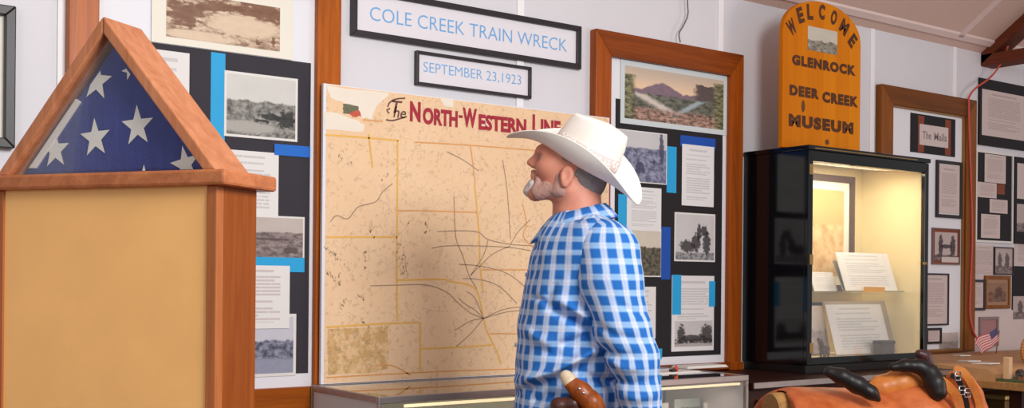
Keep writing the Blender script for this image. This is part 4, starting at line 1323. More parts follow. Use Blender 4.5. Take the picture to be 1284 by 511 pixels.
framed('brown framed portrait in the middle of the lower notices', rect(1236, 1268, 345, 387, 0.014), 0.0, 0.02, M['frame_brown'], PH_BROWN, 'framed_photograph', 'photograph', matw=0.02, matm=plain('tan_mat', (168, 128, 100), 0.6))
sheet('backing_sheet', 'black rectangle at the photo edge beside the brown portrait', 'backing sheet', GT, rect(1269, 1310, 333, 412, 0.003), 0.0, 0.002, M['black_paper_dark'])
sheet('typed_photograph', 'faded grey photo on the black rectangle', 'photograph', GT, rect(1270.5, 1300, 371, 400, 0.004), 0.002, 0.0015, PH_PINK)
bpy.data.objects['typed_photograph'].name = 'photograph'
r = rect(1218, 1300, 389, 442, 0.004, 'l')
sheet('white_panel', 'large plain white panel behind the little flag', 'panel', GT, r, 0.0, 0.003, plain('pink_white_panel', (212, 196, 192), 0.6, 0.01))
framed('small picture with a pink sky hung behind the little flag', rect(1228.5, 1252, 397, 434, 0.012), 0.003, 0.016, plain('steel_frame', (140, 122, 122), 0.4), photo('pink_sky_picture', (170, 124, 124), (72, 74, 110), (110, 104, 132), 0.36, 0.1, 3, 5, 60.0), 'framed_photograph', 'photograph')

# red cord from the tie beam down the wall
mb = MB()
pts = [W(1264, 58, 0.16), W(1259, 72, 0.12), W(1248, 90, 0.07), W(1238, 100, 0.055), W(1224, 110, 0.052), W(1216, 120, 0.05), W(1214.5, 132, 0.05), W(1216.5, 200, 0.05), W(1219, 290, 0.05),
       W(1217, 350, 0.05), W(1216, 390, 0.05), W(1219, 410, 0.05), W(1225, 424, 0.05), W(1231, 430, 0.05)]
mb.tube(smooth_path(pts, 5), 0.0055, 6)
tag(obj('red_cord', mb, M['red_cord'], smooth=True), 'red twisted cord hanging from the tie beam down past the notices', 'cord')

# ------------------------------------------------------------------ display table with a model layout
tx0, tx1, TD = wx1 + 0.02, W(1284, 440, 0)[0] + 1.0, 0.86
ZT = 0.90
t = thing('display_table', ((tx0 + tx1) / 2, -TD / 2, 0), 'wooden display table carrying the model layout at the far end', 'table')
obj('table_top', MB().box(tx0, tx1, -TD, -0.05, ZT - 0.035, ZT), wood('pale_table_wood', (150, 104, 62), (184, 136, 88), 'X'), t, 0.004)
for (x, y) in ((tx0 + 0.03, -TD + 0.05), (tx1 - 0.09, -TD + 0.05), (tx0 + 0.03, -0.12), (tx1 - 0.09, -0.12)):
    obj('leg', MB().box(x, x + 0.06, y, y + 0.06, 0, ZT - 0.035), M['dark_wood'], t, 0.003)
obj('shelf', MB().box(tx0 + 0.02, tx1 - 0.02, -TD + 0.02, -0.07, 0.62, 0.65), M['dark_wood'], t)
obj('back_panel', MB().box(tx0 + 0.02, tx1 - 0.02, -0.07, -0.055, 0.65, ZT - 0.035), M['dark_wood'], t)
t = thing('model_layout', ((tx0 + tx1) / 2, -TD / 2, ZT), 'brown model landscape with a green planted front edge on the display table', 'model')
obj('turf_strip', MB().box(tx0 + 0.01, tx1 - 0.01, -TD + 0.005, -TD + 0.16, ZT, ZT + 0.012), plain('model_turf', (86, 96, 62), 0.9, 0.25, 90), t)
mb = MB()
zl = W(1215, 441, 0.06)[2]
mb.prism([(tx0 + 0.005, -TD + 0.16, ZT), (tx0 + 0.005, -0.055, ZT), (tx0 + 0.005, -0.055, ZT + 0.065), (tx0 + 0.005, -TD + 0.2, ZT + 0.05), (tx0 + 0.005, -TD + 0.16, ZT + 0.03)], (tx1 - tx0 - 0.01, 0, 0))
fix_normals(obj('ground', mb, plain('model_earth', (196, 146, 102), 0.8, 0.08, 14, 0.2), t))
rnd = random.Random(8)
hcols = [plain('model_house_a', (150, 96, 70), 0.7), plain('model_house_b', (96, 90, 84), 0.7), plain('model_house_c', (190, 180, 164), 0.7), plain('model_house_d', (70, 84, 60), 0.8)]
roofm = plain('model_roof', (70, 58, 52), 0.7)
labs = 'tiny model building along the green front edge of the layout'
u = 1178
i = 0
while u < 1300:
    x = W(u, 470, TD - 0.10)[0]
    h, w = rnd.uniform(0.022, 0.05), rnd.uniform(0.018, 0.032)
    if x < tx0 + 0.04:
        u += 4
        continue
    y = -TD + 0.05 + rnd.uniform(0, 0.06)
    t3 = thing('model_building', (x, y, ZT + 0.012), labs, 'model building', 'tiny model buildings on the layout')
    obj('wall', MB().box(x - w / 2, x + w / 2, y - 0.012, y + 0.012, ZT + 0.012, ZT + 0.012 + h * 0.65), hcols[i % 4], t3)
    rf = MB().prism([(x - w / 2 - 0.003, y - 0.014, ZT + 0.012 + h * 0.65), (x - w / 2 - 0.003, y + 0.014, ZT + 0.012 + h * 0.65), (x - w / 2 - 0.003, y, ZT + 0.012 + h)], (w + 0.006, 0, 0))
    fix_normals(obj('roof', rf, roofm, t3))
    u += rnd.uniform(7, 10)
    i += 1
zg = lambda tt: ZT + 0.05 + 0.015 * (TD - 0.2 - tt) / (TD - 0.255)


def lay_card(u, v, w, d, ang, label):
    tt = 0.35
    for _ in range(6):                                # find the point of the brown ground under that pixel
        p = W(u, v, tt)
        tt += (p[2] - zg(tt)) * -4.0
        tt = min(max(tt, 0.07), 0.64)
    p = W(u, v, tt)
    z = zg(tt)
    ca, sa = math.cos(ang), math.sin(ang)
    mb = MB()
    mb.box(-w / 2, w / 2, -d / 2, d / 2, 0, 0.005, T=lambda x, y, zz: (p[0] + x * ca - y * sa, p[1] + x * sa + y * ca, z + zz + 0.001 - 0.0283 * (x * sa + y * ca)))
    tag(obj('label_card', mb, M['white_paper']), label, 'label card', 'white cards on the model layout')
    return p, z


lay_card(1206, 446, 0.06, 0.06, -0.4, 'white card on the brown layout, closest to the cabinet')
lay_card(1215, 453, 0.08, 0.07, -0.2, 'white card in the middle of the three on the brown layout')
lay_card(1236, 456, 0.085, 0.09, 0.0, 'largest white card on the brown layout, beneath the little flag')
# post and wheel arc at the table front
p = W(1262, 470, TD - 0.12)
obj_ = MB().box(p[0] - 0.014, p[0] + 0.014, -TD + 0.10, -TD + 0.128, ZT + 0.0125, W(1262, 447, TD - 0.12)[2])
tag(obj('wooden_post', obj_, plain('bare_wood_post', (226, 184, 140), 0.6, 0.04), bevel=0.002), 'pale wooden post standing at the front of the layout', 'post')
p = W(1290, 470, TD - 0.30)
mb = MB()
ringp = [(p[0] + 0.062 * math.cos(2 * PI * k / 28), -TD + 0.30, ZT + 0.112 + 0.062 * math.sin(2 * PI * k / 28)) for k in range(28)]
for k in range(28):
    mb.tube([ringp[k], ringp[(k + 1) % 28]], 0.008, 6)
t3 = thing('wagon_wheel', (p[0], -TD + 0.30, ZT + 0.042), 'small tan wagon wheel at the photo edge on the layout', 'wheel')
WHL = plain('tan_wheel', (196, 132, 74), 0.6, 0.08)
obj('rim', mb, WHL, t3, smooth=True)
for k in range(8):
    a = 2 * PI * k / 8
    obj('spoke', MB().tube([(p[0], -TD + 0.30, ZT + 0.112), (p[0] + 0.058 * math.cos(a), -TD + 0.30, ZT + 0.112 + 0.058 * math.sin(a))], 0.004, 6), WHL, t3, smooth=True)
obj('hub', MB().tube([(p[0], -TD + 0.285, ZT + 0.112), (p[0], -TD + 0.315, ZT + 0.112)], 0.013, 10), WHL, t3, smooth=True)
# little flag on the layout
pf = W(1249, 446, 0.16)
zf0 = zg(0.16) + 0.001
t3 = thing('small_flag', (pf[0], -0.16, zf0), 'little drooping American flag on a stick at the back of the model layout', 'flag')
top = W(1253, 414, 0.16)
obj('stick', MB().tube([(pf[0], -0.16, zf0), (top[0], -0.16, top[2])], 0.003, 6), plain('flag_stick', (150, 100, 60), 0.5), t3, smooth=True)


def little_flag():
    q = NT('little_flag_cloth')
    uv = q.sep(q.coord('UV'))
    s = q.math('GREATER_THAN', q.math('FRACT', q.math('MULTIPLY', uv[1], 6.5)), 0.5)
    col = q.mix(s, rgb((196, 92, 98)), rgb((228, 200, 196)))
    can = q.math('MULTIPLY', q.math('GREATER_THAN', uv[1], 0.5), q.math('LESS_THAN', uv[0], 0.36))
    return q.done(q.mix(can, col, rgb((84, 78, 118))), 0.8)


mb = MB()
uvs = []
A, B_, C_, D_ = Vector(W(1252, 427, 0.19)), Vector(W(1250, 410, 0.19)), Vector(W(1219, 428, 0.20)), Vector(W(1233, 444, 0.20))
n1, n2 = 12, 6
for i in range(n1 + 1):
    for j in range(n2 + 1):
        f, g = i / n1, j / n2
        p = (A * (1 - g) + B_ * g) * (1 - f) + (D_ * (1 - g) + C_ * g) * f
        mb.v.append((p.x, p.y + 0.012 * math.sin(f * 9 + g * 2) * f, p.z - 0.004 * math.sin(f * 7)))
        uvs.append((f, g))
for i in range(n1):
    for j in range(n2):
        a = i * (n2 + 1) + j
        mb.f.append((a, a + n2 + 1, a + n2 + 2, a + 1))
o = obj('cloth', mb, little_flag(), t3, smooth=True, uvs=uvs)
so = o.modifiers.new('solid', 'SOLIDIFY')
so.thickness = 0.0015
# brass-fronted box on the shelf under the table
pb = W(1268, 500, TD - 0.25)
t3 = thing('brass_box', (pb[0], -TD + 0.30, 0.65), 'dull brass box with a bright lid on the shelf under the display table', 'box')
obj('body', MB().box(pb[0] - 0.10, pb[0] + 0.16, -TD + 0.22, -TD + 0.38, 0.651, 0.80), plain('aged_brass', (132, 104, 58), 0.4, 0.1, 20, metal=0.5), t3, 0.006)
obj('lid', MB().box(pb[0] - 0.105, pb[0] + 0.165, -TD + 0.215, -TD + 0.385, 0.80, 0.822), plain('bright_brass', (226, 200, 130), 0.3, 0.05, 20, metal=0.6), t3, 0.005)

# ------------------------------------------------------------------ wooden pedestal with the flag case (foreground)
A20 = math.radians(20)
YC = 1.9
XC = (271 - HU) / FPX * YC
E2, G2 = (math.cos(A20), -math.sin(A20)), (math.sin(A20), math.cos(A20))


def ST(p, q, z):                         # p to the right along the front, q into the depth
    return c2w(XC + p * E2[0] + q * G2[0], YC + p * E2[1] + q * G2[1], z)


def SP_(u, v, q):                        # picture point on the plane q of the case front -> (p, z)
    rx, rz = ray(u, v)
    # (rx*Y - XC, Y - YC) . G2 = q
    Y = (q + XC * G2[0] + YC * G2[1]) / (rx * G2[0] + G2[1])
    X = rx * Y
    return (X - XC) * E2[0] + (Y - YC) * E2[1], CAMZ + rz * Y


WS, DS, ZL0, ZL1, ZPK = 0.484, 0.1216, 1.478, 1.505, 1.784
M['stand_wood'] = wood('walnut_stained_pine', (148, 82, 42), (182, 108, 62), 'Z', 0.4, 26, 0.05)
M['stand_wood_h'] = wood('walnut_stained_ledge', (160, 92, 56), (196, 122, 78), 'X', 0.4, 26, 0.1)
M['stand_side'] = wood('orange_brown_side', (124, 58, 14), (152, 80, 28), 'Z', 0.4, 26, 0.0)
M['case_wood'] = wood('pale_stained_case', (170, 102, 64), (202, 134, 96), 'Z', 0.35, 26, 0.1)
M['cork'] = plain('tan_hardboard', (250, 188, 116), 0.6, 0.03, 9, 0.08)
t = thing('pedestal', ST(-WS / 2, DS / 2, 0), 'tall brown wooden pedestal with a tan front panel under the flag case', 'pedestal')
sw = 0.021
obj('stile', MB().box(-sw, 0, 0, 0.022, 0.06, ZL0, ST), M['stand_wood'], t, 0.002)
obj('stile', MB().box(-WS, -WS + sw, 0, 0.022, 0.06, ZL0, ST), M['stand_wood'], t, 0.002)
obj('front_panel', MB().box(-WS + sw, -sw, 0.004, 0.012, 0.06, ZL0, ST), M['cork'], t)
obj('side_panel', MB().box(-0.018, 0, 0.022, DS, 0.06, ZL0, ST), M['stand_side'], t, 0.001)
obj('side_panel', MB().box(-WS, -WS + 0.018, 0.022, DS, 0.06, ZL0, ST), M['stand_wood'], t, 0.001)
obj('back_panel', MB().box(-WS + 0.018, -0.018, DS - 0.012, DS, 0.06, ZL0, ST), M['stand_wood'], t)
obj('foot_plinth', MB().box(-WS - 0.03, 0.03, -0.03, DS + 0.12, 0, 0.06, ST), M['stand_wood'], t, 0.004)
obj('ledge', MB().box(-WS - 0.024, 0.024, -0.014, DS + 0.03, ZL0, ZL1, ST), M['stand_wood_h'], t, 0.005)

t = thing('flag_case', ST(-WS / 2, 0.05, ZL1), 'triangular wooden flag case with a glass front on the tall brown pedestal', 'flag case')
DCs, Q0 = 0.105, 0.0
pk = -WS / 2
hx, hz = 0.0275, 0.031
cl = ((-WS + 0.002, ZL1), (pk, ZPK), (pk, ZPK - hz), (-WS + 0.002 + hx, ZL1))
cr = ((-0.002, ZL1), (-0.002 - hx, ZL1), (pk, ZPK - hz), (pk, ZPK))
for c in (cl, cr):
    mb = MB()
    mb.hexa([ST(c[i][0], Q0, c[i][1]) for i in range(4)] + [ST(c[i][0], Q0 + DCs, c[i][1]) for i in range(4)])
    fix_normals(obj('roof_board', mb, M['case_wood'], t, 0.003))
tri = [(-WS + 0.002 + hx - 0.004, ZL1 + 0.002), (-0.002 - hx + 0.004, ZL1 + 0.002), (pk, ZPK - hz + 0.004)]


def tri_plate(tr, q0, q1):
    mb = MB()
    n_ = len(tr)
    mb.add([ST(a, q0, b) for a, b in tr] + [ST(a, q1, b) for a, b in tr],
           [tuple(range(n_)), tuple(range(n_, 2 * n_))[::-1]] + [(i, n_ + i, n_ + (i + 1) % n_, (i + 1) % n_) for i in range(n_)])
    return mb


fix_normals(obj('glass_pane', tri_plate(tri, 0.010, 0.0125), M['glass'], t))
fix_normals(obj('back_board', tri_plate(tri, 0.092, 0.098), M['stand_wood'], t))
# the folded flag


def blue_cloth():
    q = NT('flag_blue_cloth')
    co = q.coord()
    s = q.noise(q.mapping(co, (1, 1, 0.12)), 90, 3, 0.6)
    f = q.noise(co, 14, 4, 0.6)
    q.bump(q.math('ADD', s, q.math('MULTIPLY', f, 3.0)), 0.5, 0.004)
    c = q.mix(s, rgb((46, 54, 122)), rgb((74, 84, 158)))
    return q.done(q.mix(q.math('MULTIPLY', f, 0.5), c, rgb((40, 42, 104))), 0.85, 0, 0.2)


QF = 0.030
ft = [SP_(32, 213, QF), SP_(250, 209, QF), SP_(127, 52, QF)]
ft = [(-WS + 0.0355, ZL1 + 0.003), (-0.0355, ZL1 + 0.003), (pk, ZPK - hz - 0.014)]
t = thing('folded_flag', ST(pk, 0.055, ZL1 + 0.002), 'blue triangle of a folded flag with white stars behind the case glass', 'flag')
o = fix_normals(obj('blue_field', tri_plate(ft, QF, 0.088), blue_cloth(), t, 0.006))
WCL = plain('flag_white_cloth', (236, 232, 224), 0.8, 0.02, 30)
e0, e1 = SP_(31, 211, QF - 0.003), SP_(90, 124, QF - 0.003)
f0, f1 = SP_(40, 211, QF - 0.003), SP_(96, 128, QF - 0.003)
e0, f0, f1, e1 = [(a_ + 0.009, max(b_, ZL1 + 0.004)) for a_, b_ in (e0, f0, f1, e1)]
fix_normals(obj('white_fold', tri_plate([e0, f0, f1, e1], QF - 0.004, QF + 0.002), WCL, t, 0.001))


def clip_poly(poly, a, b):               # keep the side of a->b that holds the triangle
    def side(p):
        return (b[0] - a[0]) * (p[1] - a[1]) - (b[1] - a[1]) * (p[0] - a[0])
    out = []
    for i in range(len(poly)):
        p, q = poly[i], poly[(i + 1) % len(poly)]
        sp, sq = side(p), side(q)
        if sp >= 0:
            out.append(p)
        if (sp >= 0) != (sq >= 0):
            f = sp / (sp - sq)
            out.append((p[0] + (q[0] - p[0]) * f, p[1] + (q[1] - p[1]) * f))
    return out


for (u, v, R_, rot) in ((122, 102, 26, -6), (120, 173, 26, 4), (173, 158, 27, 3), (70, 188, 25, 2), (233, 206, 24, 12), (163, 88, 13, 20), (181, 222, 16, 0)):
    cp, cz = SP_(u, v, QF)
    rr = R_ / FPX * 1.98
    poly = []
    for k in range(10):
        a = PI / 2 + math.radians(rot) + 2 * PI * k / 10
        rad = rr if k % 2 == 0 else rr * 0.40
        poly.append((cp + rad * 0.94 * math.cos(a), cz + rad * math.sin(a)))
    ins = [(ft[0][0] + 0.012, ft[0][1] + 0.002), (ft[1][0] - 0.012, ft[1][1] + 0.002), (ft[2][0], ft[2][1] - 0.014)]
    for i in range(3):
        poly = clip_poly(poly, ins[i], ins[(i + 1) % 3])
    if len(poly) > 2:
        mb = MB()
        mb.add([ST(a, QF - 0.0015, b) for a, b in poly], [tuple(range(len(poly)))])
        obj('star', mb, WCL, t)

# ------------------------------------------------------------------ saddle on its rack
YS, AS = 3.25, math.radians(16)
SX = (1095 - HU) / FPX * YS
sK = FPX / YS
es, gs = (math.cos(AS), math.sin(AS)), (-math.sin(AS), math.cos(AS))


def SD(P):                               # saddle-local (along, away, up) arrays to the room
    P = np.asarray(P, float)
    X = SX + P[:, 0] * es[0] + P[:, 1] * gs[0]
    Y = YS + P[:, 0] * es[1] + P[:, 1] * gs[1]
    return np.stack([X * CP + Y * SP, -X * SP + Y * CP - WD, P[:, 2]], 1)


def sd(p):
    return tuple(SD([p])[0])


def SL(u, v, y=0.0):                     # picture point on the saddle's plane 'away = y' -> local (x, y, z)
    rx, rz = ray(u, v)
    # X = SX + x es0 + y gs0 ; Y = YS + x es1 + y gs1 ; X = rx Y
    x = (rx * (YS + y * gs[1]) - SX - y * gs[0]) / (es[0] - rx * es[1])
    Y = YS + x * es[1] + y * gs[1]
    return (x, y, CAMZ + rz * Y)


def leather(name, a, b, rough=0.35, scale=14):
    q = NT(name)
    co = q.coord()
    f = q.noise(co, scale, 5, 0.6)
    g = q.noise(co, 140, 3, 0.6)
    q.bump(g, 0.15, 0.001)
    return q.done(q.mix(q.step(f, 0.5, 0.25), rgb(a), rgb(b)), rough, 0, 0.35, 0.0)


M['saddle_leather'] = leather('orange_saddle_leather', (168, 78, 34), (212, 118, 66), 0.45)
M['tan_leather'] = leather('tan_leather', (178, 96, 40), (218, 136, 62), 0.4)
M['black_leather'] = leather('black_leather', (12, 9, 9), (34, 26, 24), 0.42)
t = thing('saddle', sd((0.0, 0, 0.9)), 'old orange-brown leather side saddle with black padded pommels on a rack', 'saddle')
f = Field((-0.40, -0.30, 0.62), (0.40, 0.30, 1.16), 0.006)
p0, p1 = SL(988, 560), SL(1150, 560)
f.cone((p0[0] + 0.03, 0, p0[2] - 0.02), (p1[0], 0, p1[2] - 0.02), 0.19, 0.19, 0.02)
a = SL(1128, 520)
f.ell((a[0] + 0.01, 0.0, a[2] - 0.02), (0.10, 0.17, 0.135), 0.05)
b = SL(1160, 530)
f.ell((b[0], 0.0, b[2]), (0.09, 0.15, 0.11), 0.04)
sl, X, Y, Z = f.block((-9, -9, -9), (9, 9, 9))
f.F = np.maximum(f.F, np.maximum(SL(980, 500)[0] - X - 0.15 * np.abs(Y), 0.70 - Z))
LZ = SL(968, 512)[2] - 0.008
f.cone((-0.6, 0, LZ), (0.6, 0, LZ), 0.058, 0.058, 0.0, 'sub')
f.cone((-0.6, 0, 0.80), (0.6, 0, 0.80), 0.145, 0.145, 0.01, 'sub')
f.cone((-0.6, 0, 0.70), (0.6, 0, 0.70), 0.145, 0.145, 0.01, 'sub')
V, Fc = f.mesh()
fobj('seat', V, Fc, M['saddle_leather'], t, SD)


def pommel(name, pts, rs, mat, h=0.005):
    P_ = np.array(pts)
    m = max(rs) + 0.03
    f = Field(P_.min(0) - m, P_.max(0) + m, h)
    f.chain(pts, rs, 0.012)
    f.cone((-0.6, 0, LZ), (0.6, 0, LZ), 0.060, 0.060, 0.0, 'sub')
    V, Fc = f.mesh()
    return fobj(name, V, Fc, mat, t, SD)


pommel('thigh_roll', [SL(1040, 466, -0.10), SL(1056, 472, -0.115), SL(1075, 482, -0.13), SL(1092, 492, -0.145), SL(1101, 500, -0.15)], [0.016, 0.022, 0.024, 0.019, 0.009], M['black_leather'])
pommel('pommel_horn', [SL(1119, 460, -0.08), SL(1135, 458, -0.09), SL(1153, 459, -0.10), SL(1166, 467, -0.115), SL(1173, 480, -0.13), SL(1176, 491, -0.14)], [0.012, 0.017, 0.020, 0.024, 0.029, 0.025], M['black_leather'])
pommel('pommel_knob', [SL(1153, 443, -0.06), SL(1160, 446, -0.06), SL(1166, 456, -0.07)], [0.013, 0.016, 0.012], leather('dark_red_leather', (52, 30, 30), (80, 50, 48)))
pommel('seat_pad', [SL(1086, 497, -0.02), SL(1105, 486, -0.03), SL(1130, 480, -0.04), SL(1152, 486, -0.06)], [0.02, 0.035, 0.042, 0.035], M['tan_leather'])
pommel('skirt_pad', [SL(1196, 474, -0.06), SL(1207, 482, -0.07), SL(1216, 496, -0.08), SL(1222, 515, -0.09), SL(1224, 540, -0.10)], [0.022, 0.034, 0.036, 0.036, 0.03], M['saddle_leather'])


def strap(pts, w, mat, name='strap'):
    mb = MB()
    ps = smooth_path([Vector(sd(p)) for p in pts], 4)
    vw = (Vector((0, -WD, CAMZ)) - ps[0]).normalized()
    rings = []
    for i, p in enumerate(ps):
        d = (ps[min(i + 1, len(ps) - 1)] - ps[max(i - 1, 0)]).normalized()
        s = d.cross(vw).normalized() * (w / 2)
        nn = vw * 0.003
        rings.append([tuple(p - s - nn), tuple(p + s - nn), tuple(p + s + nn), tuple(p - s + nn)])
    mb.loft(rings)
    return fix_normals(obj(name, mb, mat, t))


strap([SL(1180, 476, -0.15), SL(1190, 484, -0.16), SL(1200, 497, -0.165), SL(1204, 515, -0.17), SL(1204, 545, -0.17)], 0.024, M['tan_leather'])
strap([SL(1196, 462, -0.10), SL(1208, 466, -0.115), SL(1219, 482, -0.125), SL(1228, 505, -0.13), SL(1230, 540, -0.13)], 0.022, M['tan_leather'])
strap([SL(1192, 470, -0.13), SL(1200, 474, -0.14), SL(1206, 486, -0.145), SL(1212, 506, -0.15), SL(1214, 540, -0.15)], 0.015, M['black_leather'])
for (u, v, y) in ((1201, 471, -0.15), (1206, 489, -0.16), (1213, 492, -0.16)):
    c = Vector(sd(SL(u, v, y)))
    ex, ez = Vector(sd((1, 0, 0))) - Vector(sd((0, 0, 0))), Vector((0, 0, 1))
    pts = [c + ex * sx * 0.009 + ez * sz * 0.012 for sx, sz in ((-1, -1), (1, -1), (1, 1), (-1, 1), (-1, -1))]
    obj('buckle', MB().tube(pts, 0.0025, 6).tube([c - ex * 0.009, c + ex * 0.009], 0.002, 6), M['steel'], t, smooth=True)

t = thing('saddle_rack', sd((0.0, 0, 0)), 'wooden rack with a round pale log end under the leather saddle', 'saddle rack')
lg = SL(968, 512, 0)
lx = lg[0] - 0.004
LOGM = wood('pale_log', (156, 112, 62), (186, 140, 84), 'X', 0.6, 30, 0)
mb = MB()
rings = []
for (x, r_) in ((lx, 0.050), (lx + 0.006, 0.054), (lx + 0.2, 0.054), (0.17, 0.054), (0.176, 0.050)):
    rings.append([sd((x, r_ * math.cos(2 * PI * k / 24), 0.955 + r_ * math.sin(2 * PI * k / 24))) for k in range(24)])
lz = LZ
rings = [[(a_, b_, c_ - 0.955 + lz) for (a_, b_, c_) in r_] for r_ in rings]
mb.loft(rings)
fix_normals(obj('log', mb, LOGM, t))
for x in (lx + 0.10, 0.12):
    for y in (-1, 1):
        obj('leg', MB().tube([sd((x, y * 0.02, lz - 0.03)), sd((x + (0.04 if x > 0 else -0.04), y * 0.26, 0.0))], 0.024, 10), M['dark_wood'], t, smooth=True)
    obj('stretcher', MB().tube([sd((x, -0.15, 0.42)), sd((x, 0.15, 0.42))], 0.016, 8), M['dark_wood'], t, smooth=True)

# ------------------------------------------------------------------ the man
MX, MY = (735 - HU) / FPX * 3.1, 3.1


def P(u, v, y=0.0):                      # picture point at depth 3.1 + y -> body-local (x right, y away, z up)
    rx, rz = ray(u, v)
    return np.array((rx * (MY + y) - MX, y, CAMZ + rz * (MY + y)))


def MN(Q):
    Q = np.asarray(Q, float)
    X, Y = MX + Q[:, 0], MY + Q[:, 1]
    return np.stack([X * CP + Y * SP, -X * SP + Y * CP - WD, Q[:, 2]], 1)


def mn(p):
    return tuple(MN([p])[0])


man = thing('person', mn((0, 0, 0)), 'person in a white cowboy hat and blue checked shirt studying the railway map', 'person')


def skin_mat():
    q = NT('ruddy_skin')
    f = q.noise(q.coord(), 22, 4, 0.6)
    g = q.noise(q.coord(), 200, 3, 0.6)
    q.bump(g, 0.12, 0.001)
    c = q.mix(f, rgb((196, 118, 96)), rgb((222, 154, 128)))
    q.b.inputs['Subsurface Weight'].default_value = 0.08
    q.b.inputs['Subsurface Radius'].default_value = (0.02, 0.008, 0.004)
    return q.done(c, 0.5, 0, 0.4)


M['skin'] = skin_mat()
S = FPX / MY
f = Field((-0.36, -0.40, -0.01), (0.30, 0.40, 1.86), 0.0045)
# trunk, kept inside the clothes
cN = P(722, 262)
f.loft([(0.86, -0.03, 0.13, 0.155), (0.97, -0.035, 0.135, 0.165), (1.10, -0.03, 0.135, 0.17), (1.25, -0.015, 0.125, 0.18), (1.38, 0.0, 0.11, 0.17), (1.46, 0.0, 0.085, 0.12), (1.50, -0.01, 0.06, 0.07)])
# neck and head
f.cone(P(724, 285), P(723, 222), 0.071, 0.064, 0.03)
f.ell(P(723, 203), (0.086, 0.076, 0.080), 0.02)
f.ell(P(701, 208), (0.066, 0.062, 0.086), 0.03, tilt=0.10)
for s in (-1, 1):
    f.cone(P(709, 236, s * 0.052), P(673, 243, s * 0.018), 0.020, 0.017, 0.03)      # jaw
    f.ell(P(687, 209, s * 0.040), (0.028, 0.022, 0.026), 0.03)                      # cheek
    f.cone(P(676.5, 188, s * 0.012), P(684, 190, s * 0.046), 0.011, 0.009, 0.014)   # brow
f.ell(P(669, 240), (0.017, 0.020, 0.017), 0.025)                                    # chin
f.cone(P(677, 193), P(664.5, 203.5), 0.0085, 0.0095, 0.014)                         # nose
for s in (-1, 1):
    f.ell(P(669, 207, s * 0.011), (0.010, 0.008, 0.008), 0.008)
    f.ell(P(674.5, 197.5, s * 0.032), (0.013, 0.015, 0.010), 0.010, 'sub')          # eye sockets
f.cone(P(668.5, 219.5, -0.016), P(668.5, 219.5, 0.016), 0.0075, 0.0075, 0.01)       # lips
f.cone(P(669.5, 225.5, -0.014), P(669.5, 225.5, 0.014), 0.0075, 0.0075, 0.01)
for s in (-1, 1):
    e = P(711, 220, s * 0.080)
    f.ell(e, (0.0195, 0.0085, 0.0285), 0.006, tilt=-0.22)                            # ears
    f.ell(e + np.array((-0.003, s * 0.010, 0.002)), (0.0105, 0.007, 0.018), 0.004, 'sub', tilt=-0.22)
    f.ell(e + np.array((-0.006, s * 0.001, -0.024)), (0.009, 0.006, 0.009), 0.006)
# arms and hands
ARM = {}
for s in (-1, 1):
    if s < 0:
        sh, el, wr = P(758, 306, -0.185), P(792, 442, -0.235), P(812, 568, -0.225)
    else:
        sh, el, wr = np.array((0.02, 0.185, sh0[2])), np.array((0.05, 0.235, el0[2])), np.array((0.03, 0.215, wr0[2]))
    if s < 0:
        sh0, el0, wr0 = sh, el, wr
    ARM[s] = (sh, el, wr)
    f.chain([sh, el, wr], [0.050, 0.032, 0.026], 0.02)
    d = (wr - el) / np.linalg.norm(wr - el)
    hx_ = np.array((-1.0, 0, 0)) - d * (-d[0])
    hx_ /= np.linalg.norm(hx_)
    hy_ = np.cross(d, hx_)
    hy_ *= -s * np.sign(hy_[1]) if hy_[1] != 0 else 1     # palm towards the body: +hy_ points to the body
    palm = wr + d * 0.05
    f.cone(wr, wr + d * 0.03, 0.024, 0.026, 0.012)
    for k, off in enumerate((0.030, 0.010, -0.010, -0.028)):
        f.cone(wr + d * 0.025 + hx_ * off * 0.6, wr + d * 0.088 + hx_ * off, 0.0135, 0.0115, 0.012)
        L1 = (0.040, 0.044, 0.041, 0.032)[k]
        a0 = wr + d * 0.090 + hx_ * off
        a1 = a0 + d * L1 + hy_ * 0.010
        a2 = a1 + d * L1 * 0.6 + hy_ * 0.016
        a3 = a2 + d * L1 * 0.42 + hy_ * 0.018
        f.chain([a0, a1, a2, a3], [0.0098, 0.0090, 0.0082, 0.0070], 0.004)
    b0 = wr + d * 0.03 + hx_ * 0.026
    b1 = b0 + d * 0.035 + hx_ * 0.020 + hy_ * 0.012
    b2 = b1 + d * 0.030 + hx_ * 0.004 + hy_ * 0.010
    f.chain([b0, b1, b2, b2 + d * 0.02 + hy_ * 0.006], [0.014, 0.012, 0.0105, 0.008], 0.006)
# legs (inside the trousers)
HIPX = -0.03
for s in (-1, 1):
    f.chain([(HIPX, s * 0.09, 0.90), (HIPX - 0.005, s * 0.10, 0.50), (HIPX + 0.02, s * 0.105, 0.10)], [0.085, 0.055, 0.040], 0.03)
    f.cone((HIPX + 0.02, s * 0.105, 0.05), (HIPX - 0.12, s * 0.115, 0.045), 0.035, 0.03, 0.02)
V, Fc = f.mesh()
body = fobj('body', V, Fc, M['skin'], man, MN)

# eyes
EW = plain('shaded_eye_white', (176, 156, 146), 0.2, 0.02, 40)  # shade over the eyes is darkened into this colour
EI = plain('eye_iris', (70, 84, 96), 0.2, 0.1, 80)
for s in (-1, 1):
    f = Field(P(676, 197.5, s * 0.032) - 0.02, P(680, 197.5, s * 0.032) + 0.02, 0.0018)
    f.ell(P(680.3, 197.5, s * 0.0305), (0.0105, 0.0105, 0.0105), 0.001)
    V, Fc = f.mesh()
    e = fobj('eye', V, Fc, EW, man, MN)
    f = Field(P(675.5, 197, s * 0.031) - 0.012, P(675.5, 197, s * 0.031) + 0.012, 0.0012)
    f.ell(P(676.2, 197, s * 0.031), (0.0022, 0.0045, 0.0045), 0.001)
    V, Fc = f.mesh()
    fobj('iris', V, Fc, EI, e, MN)


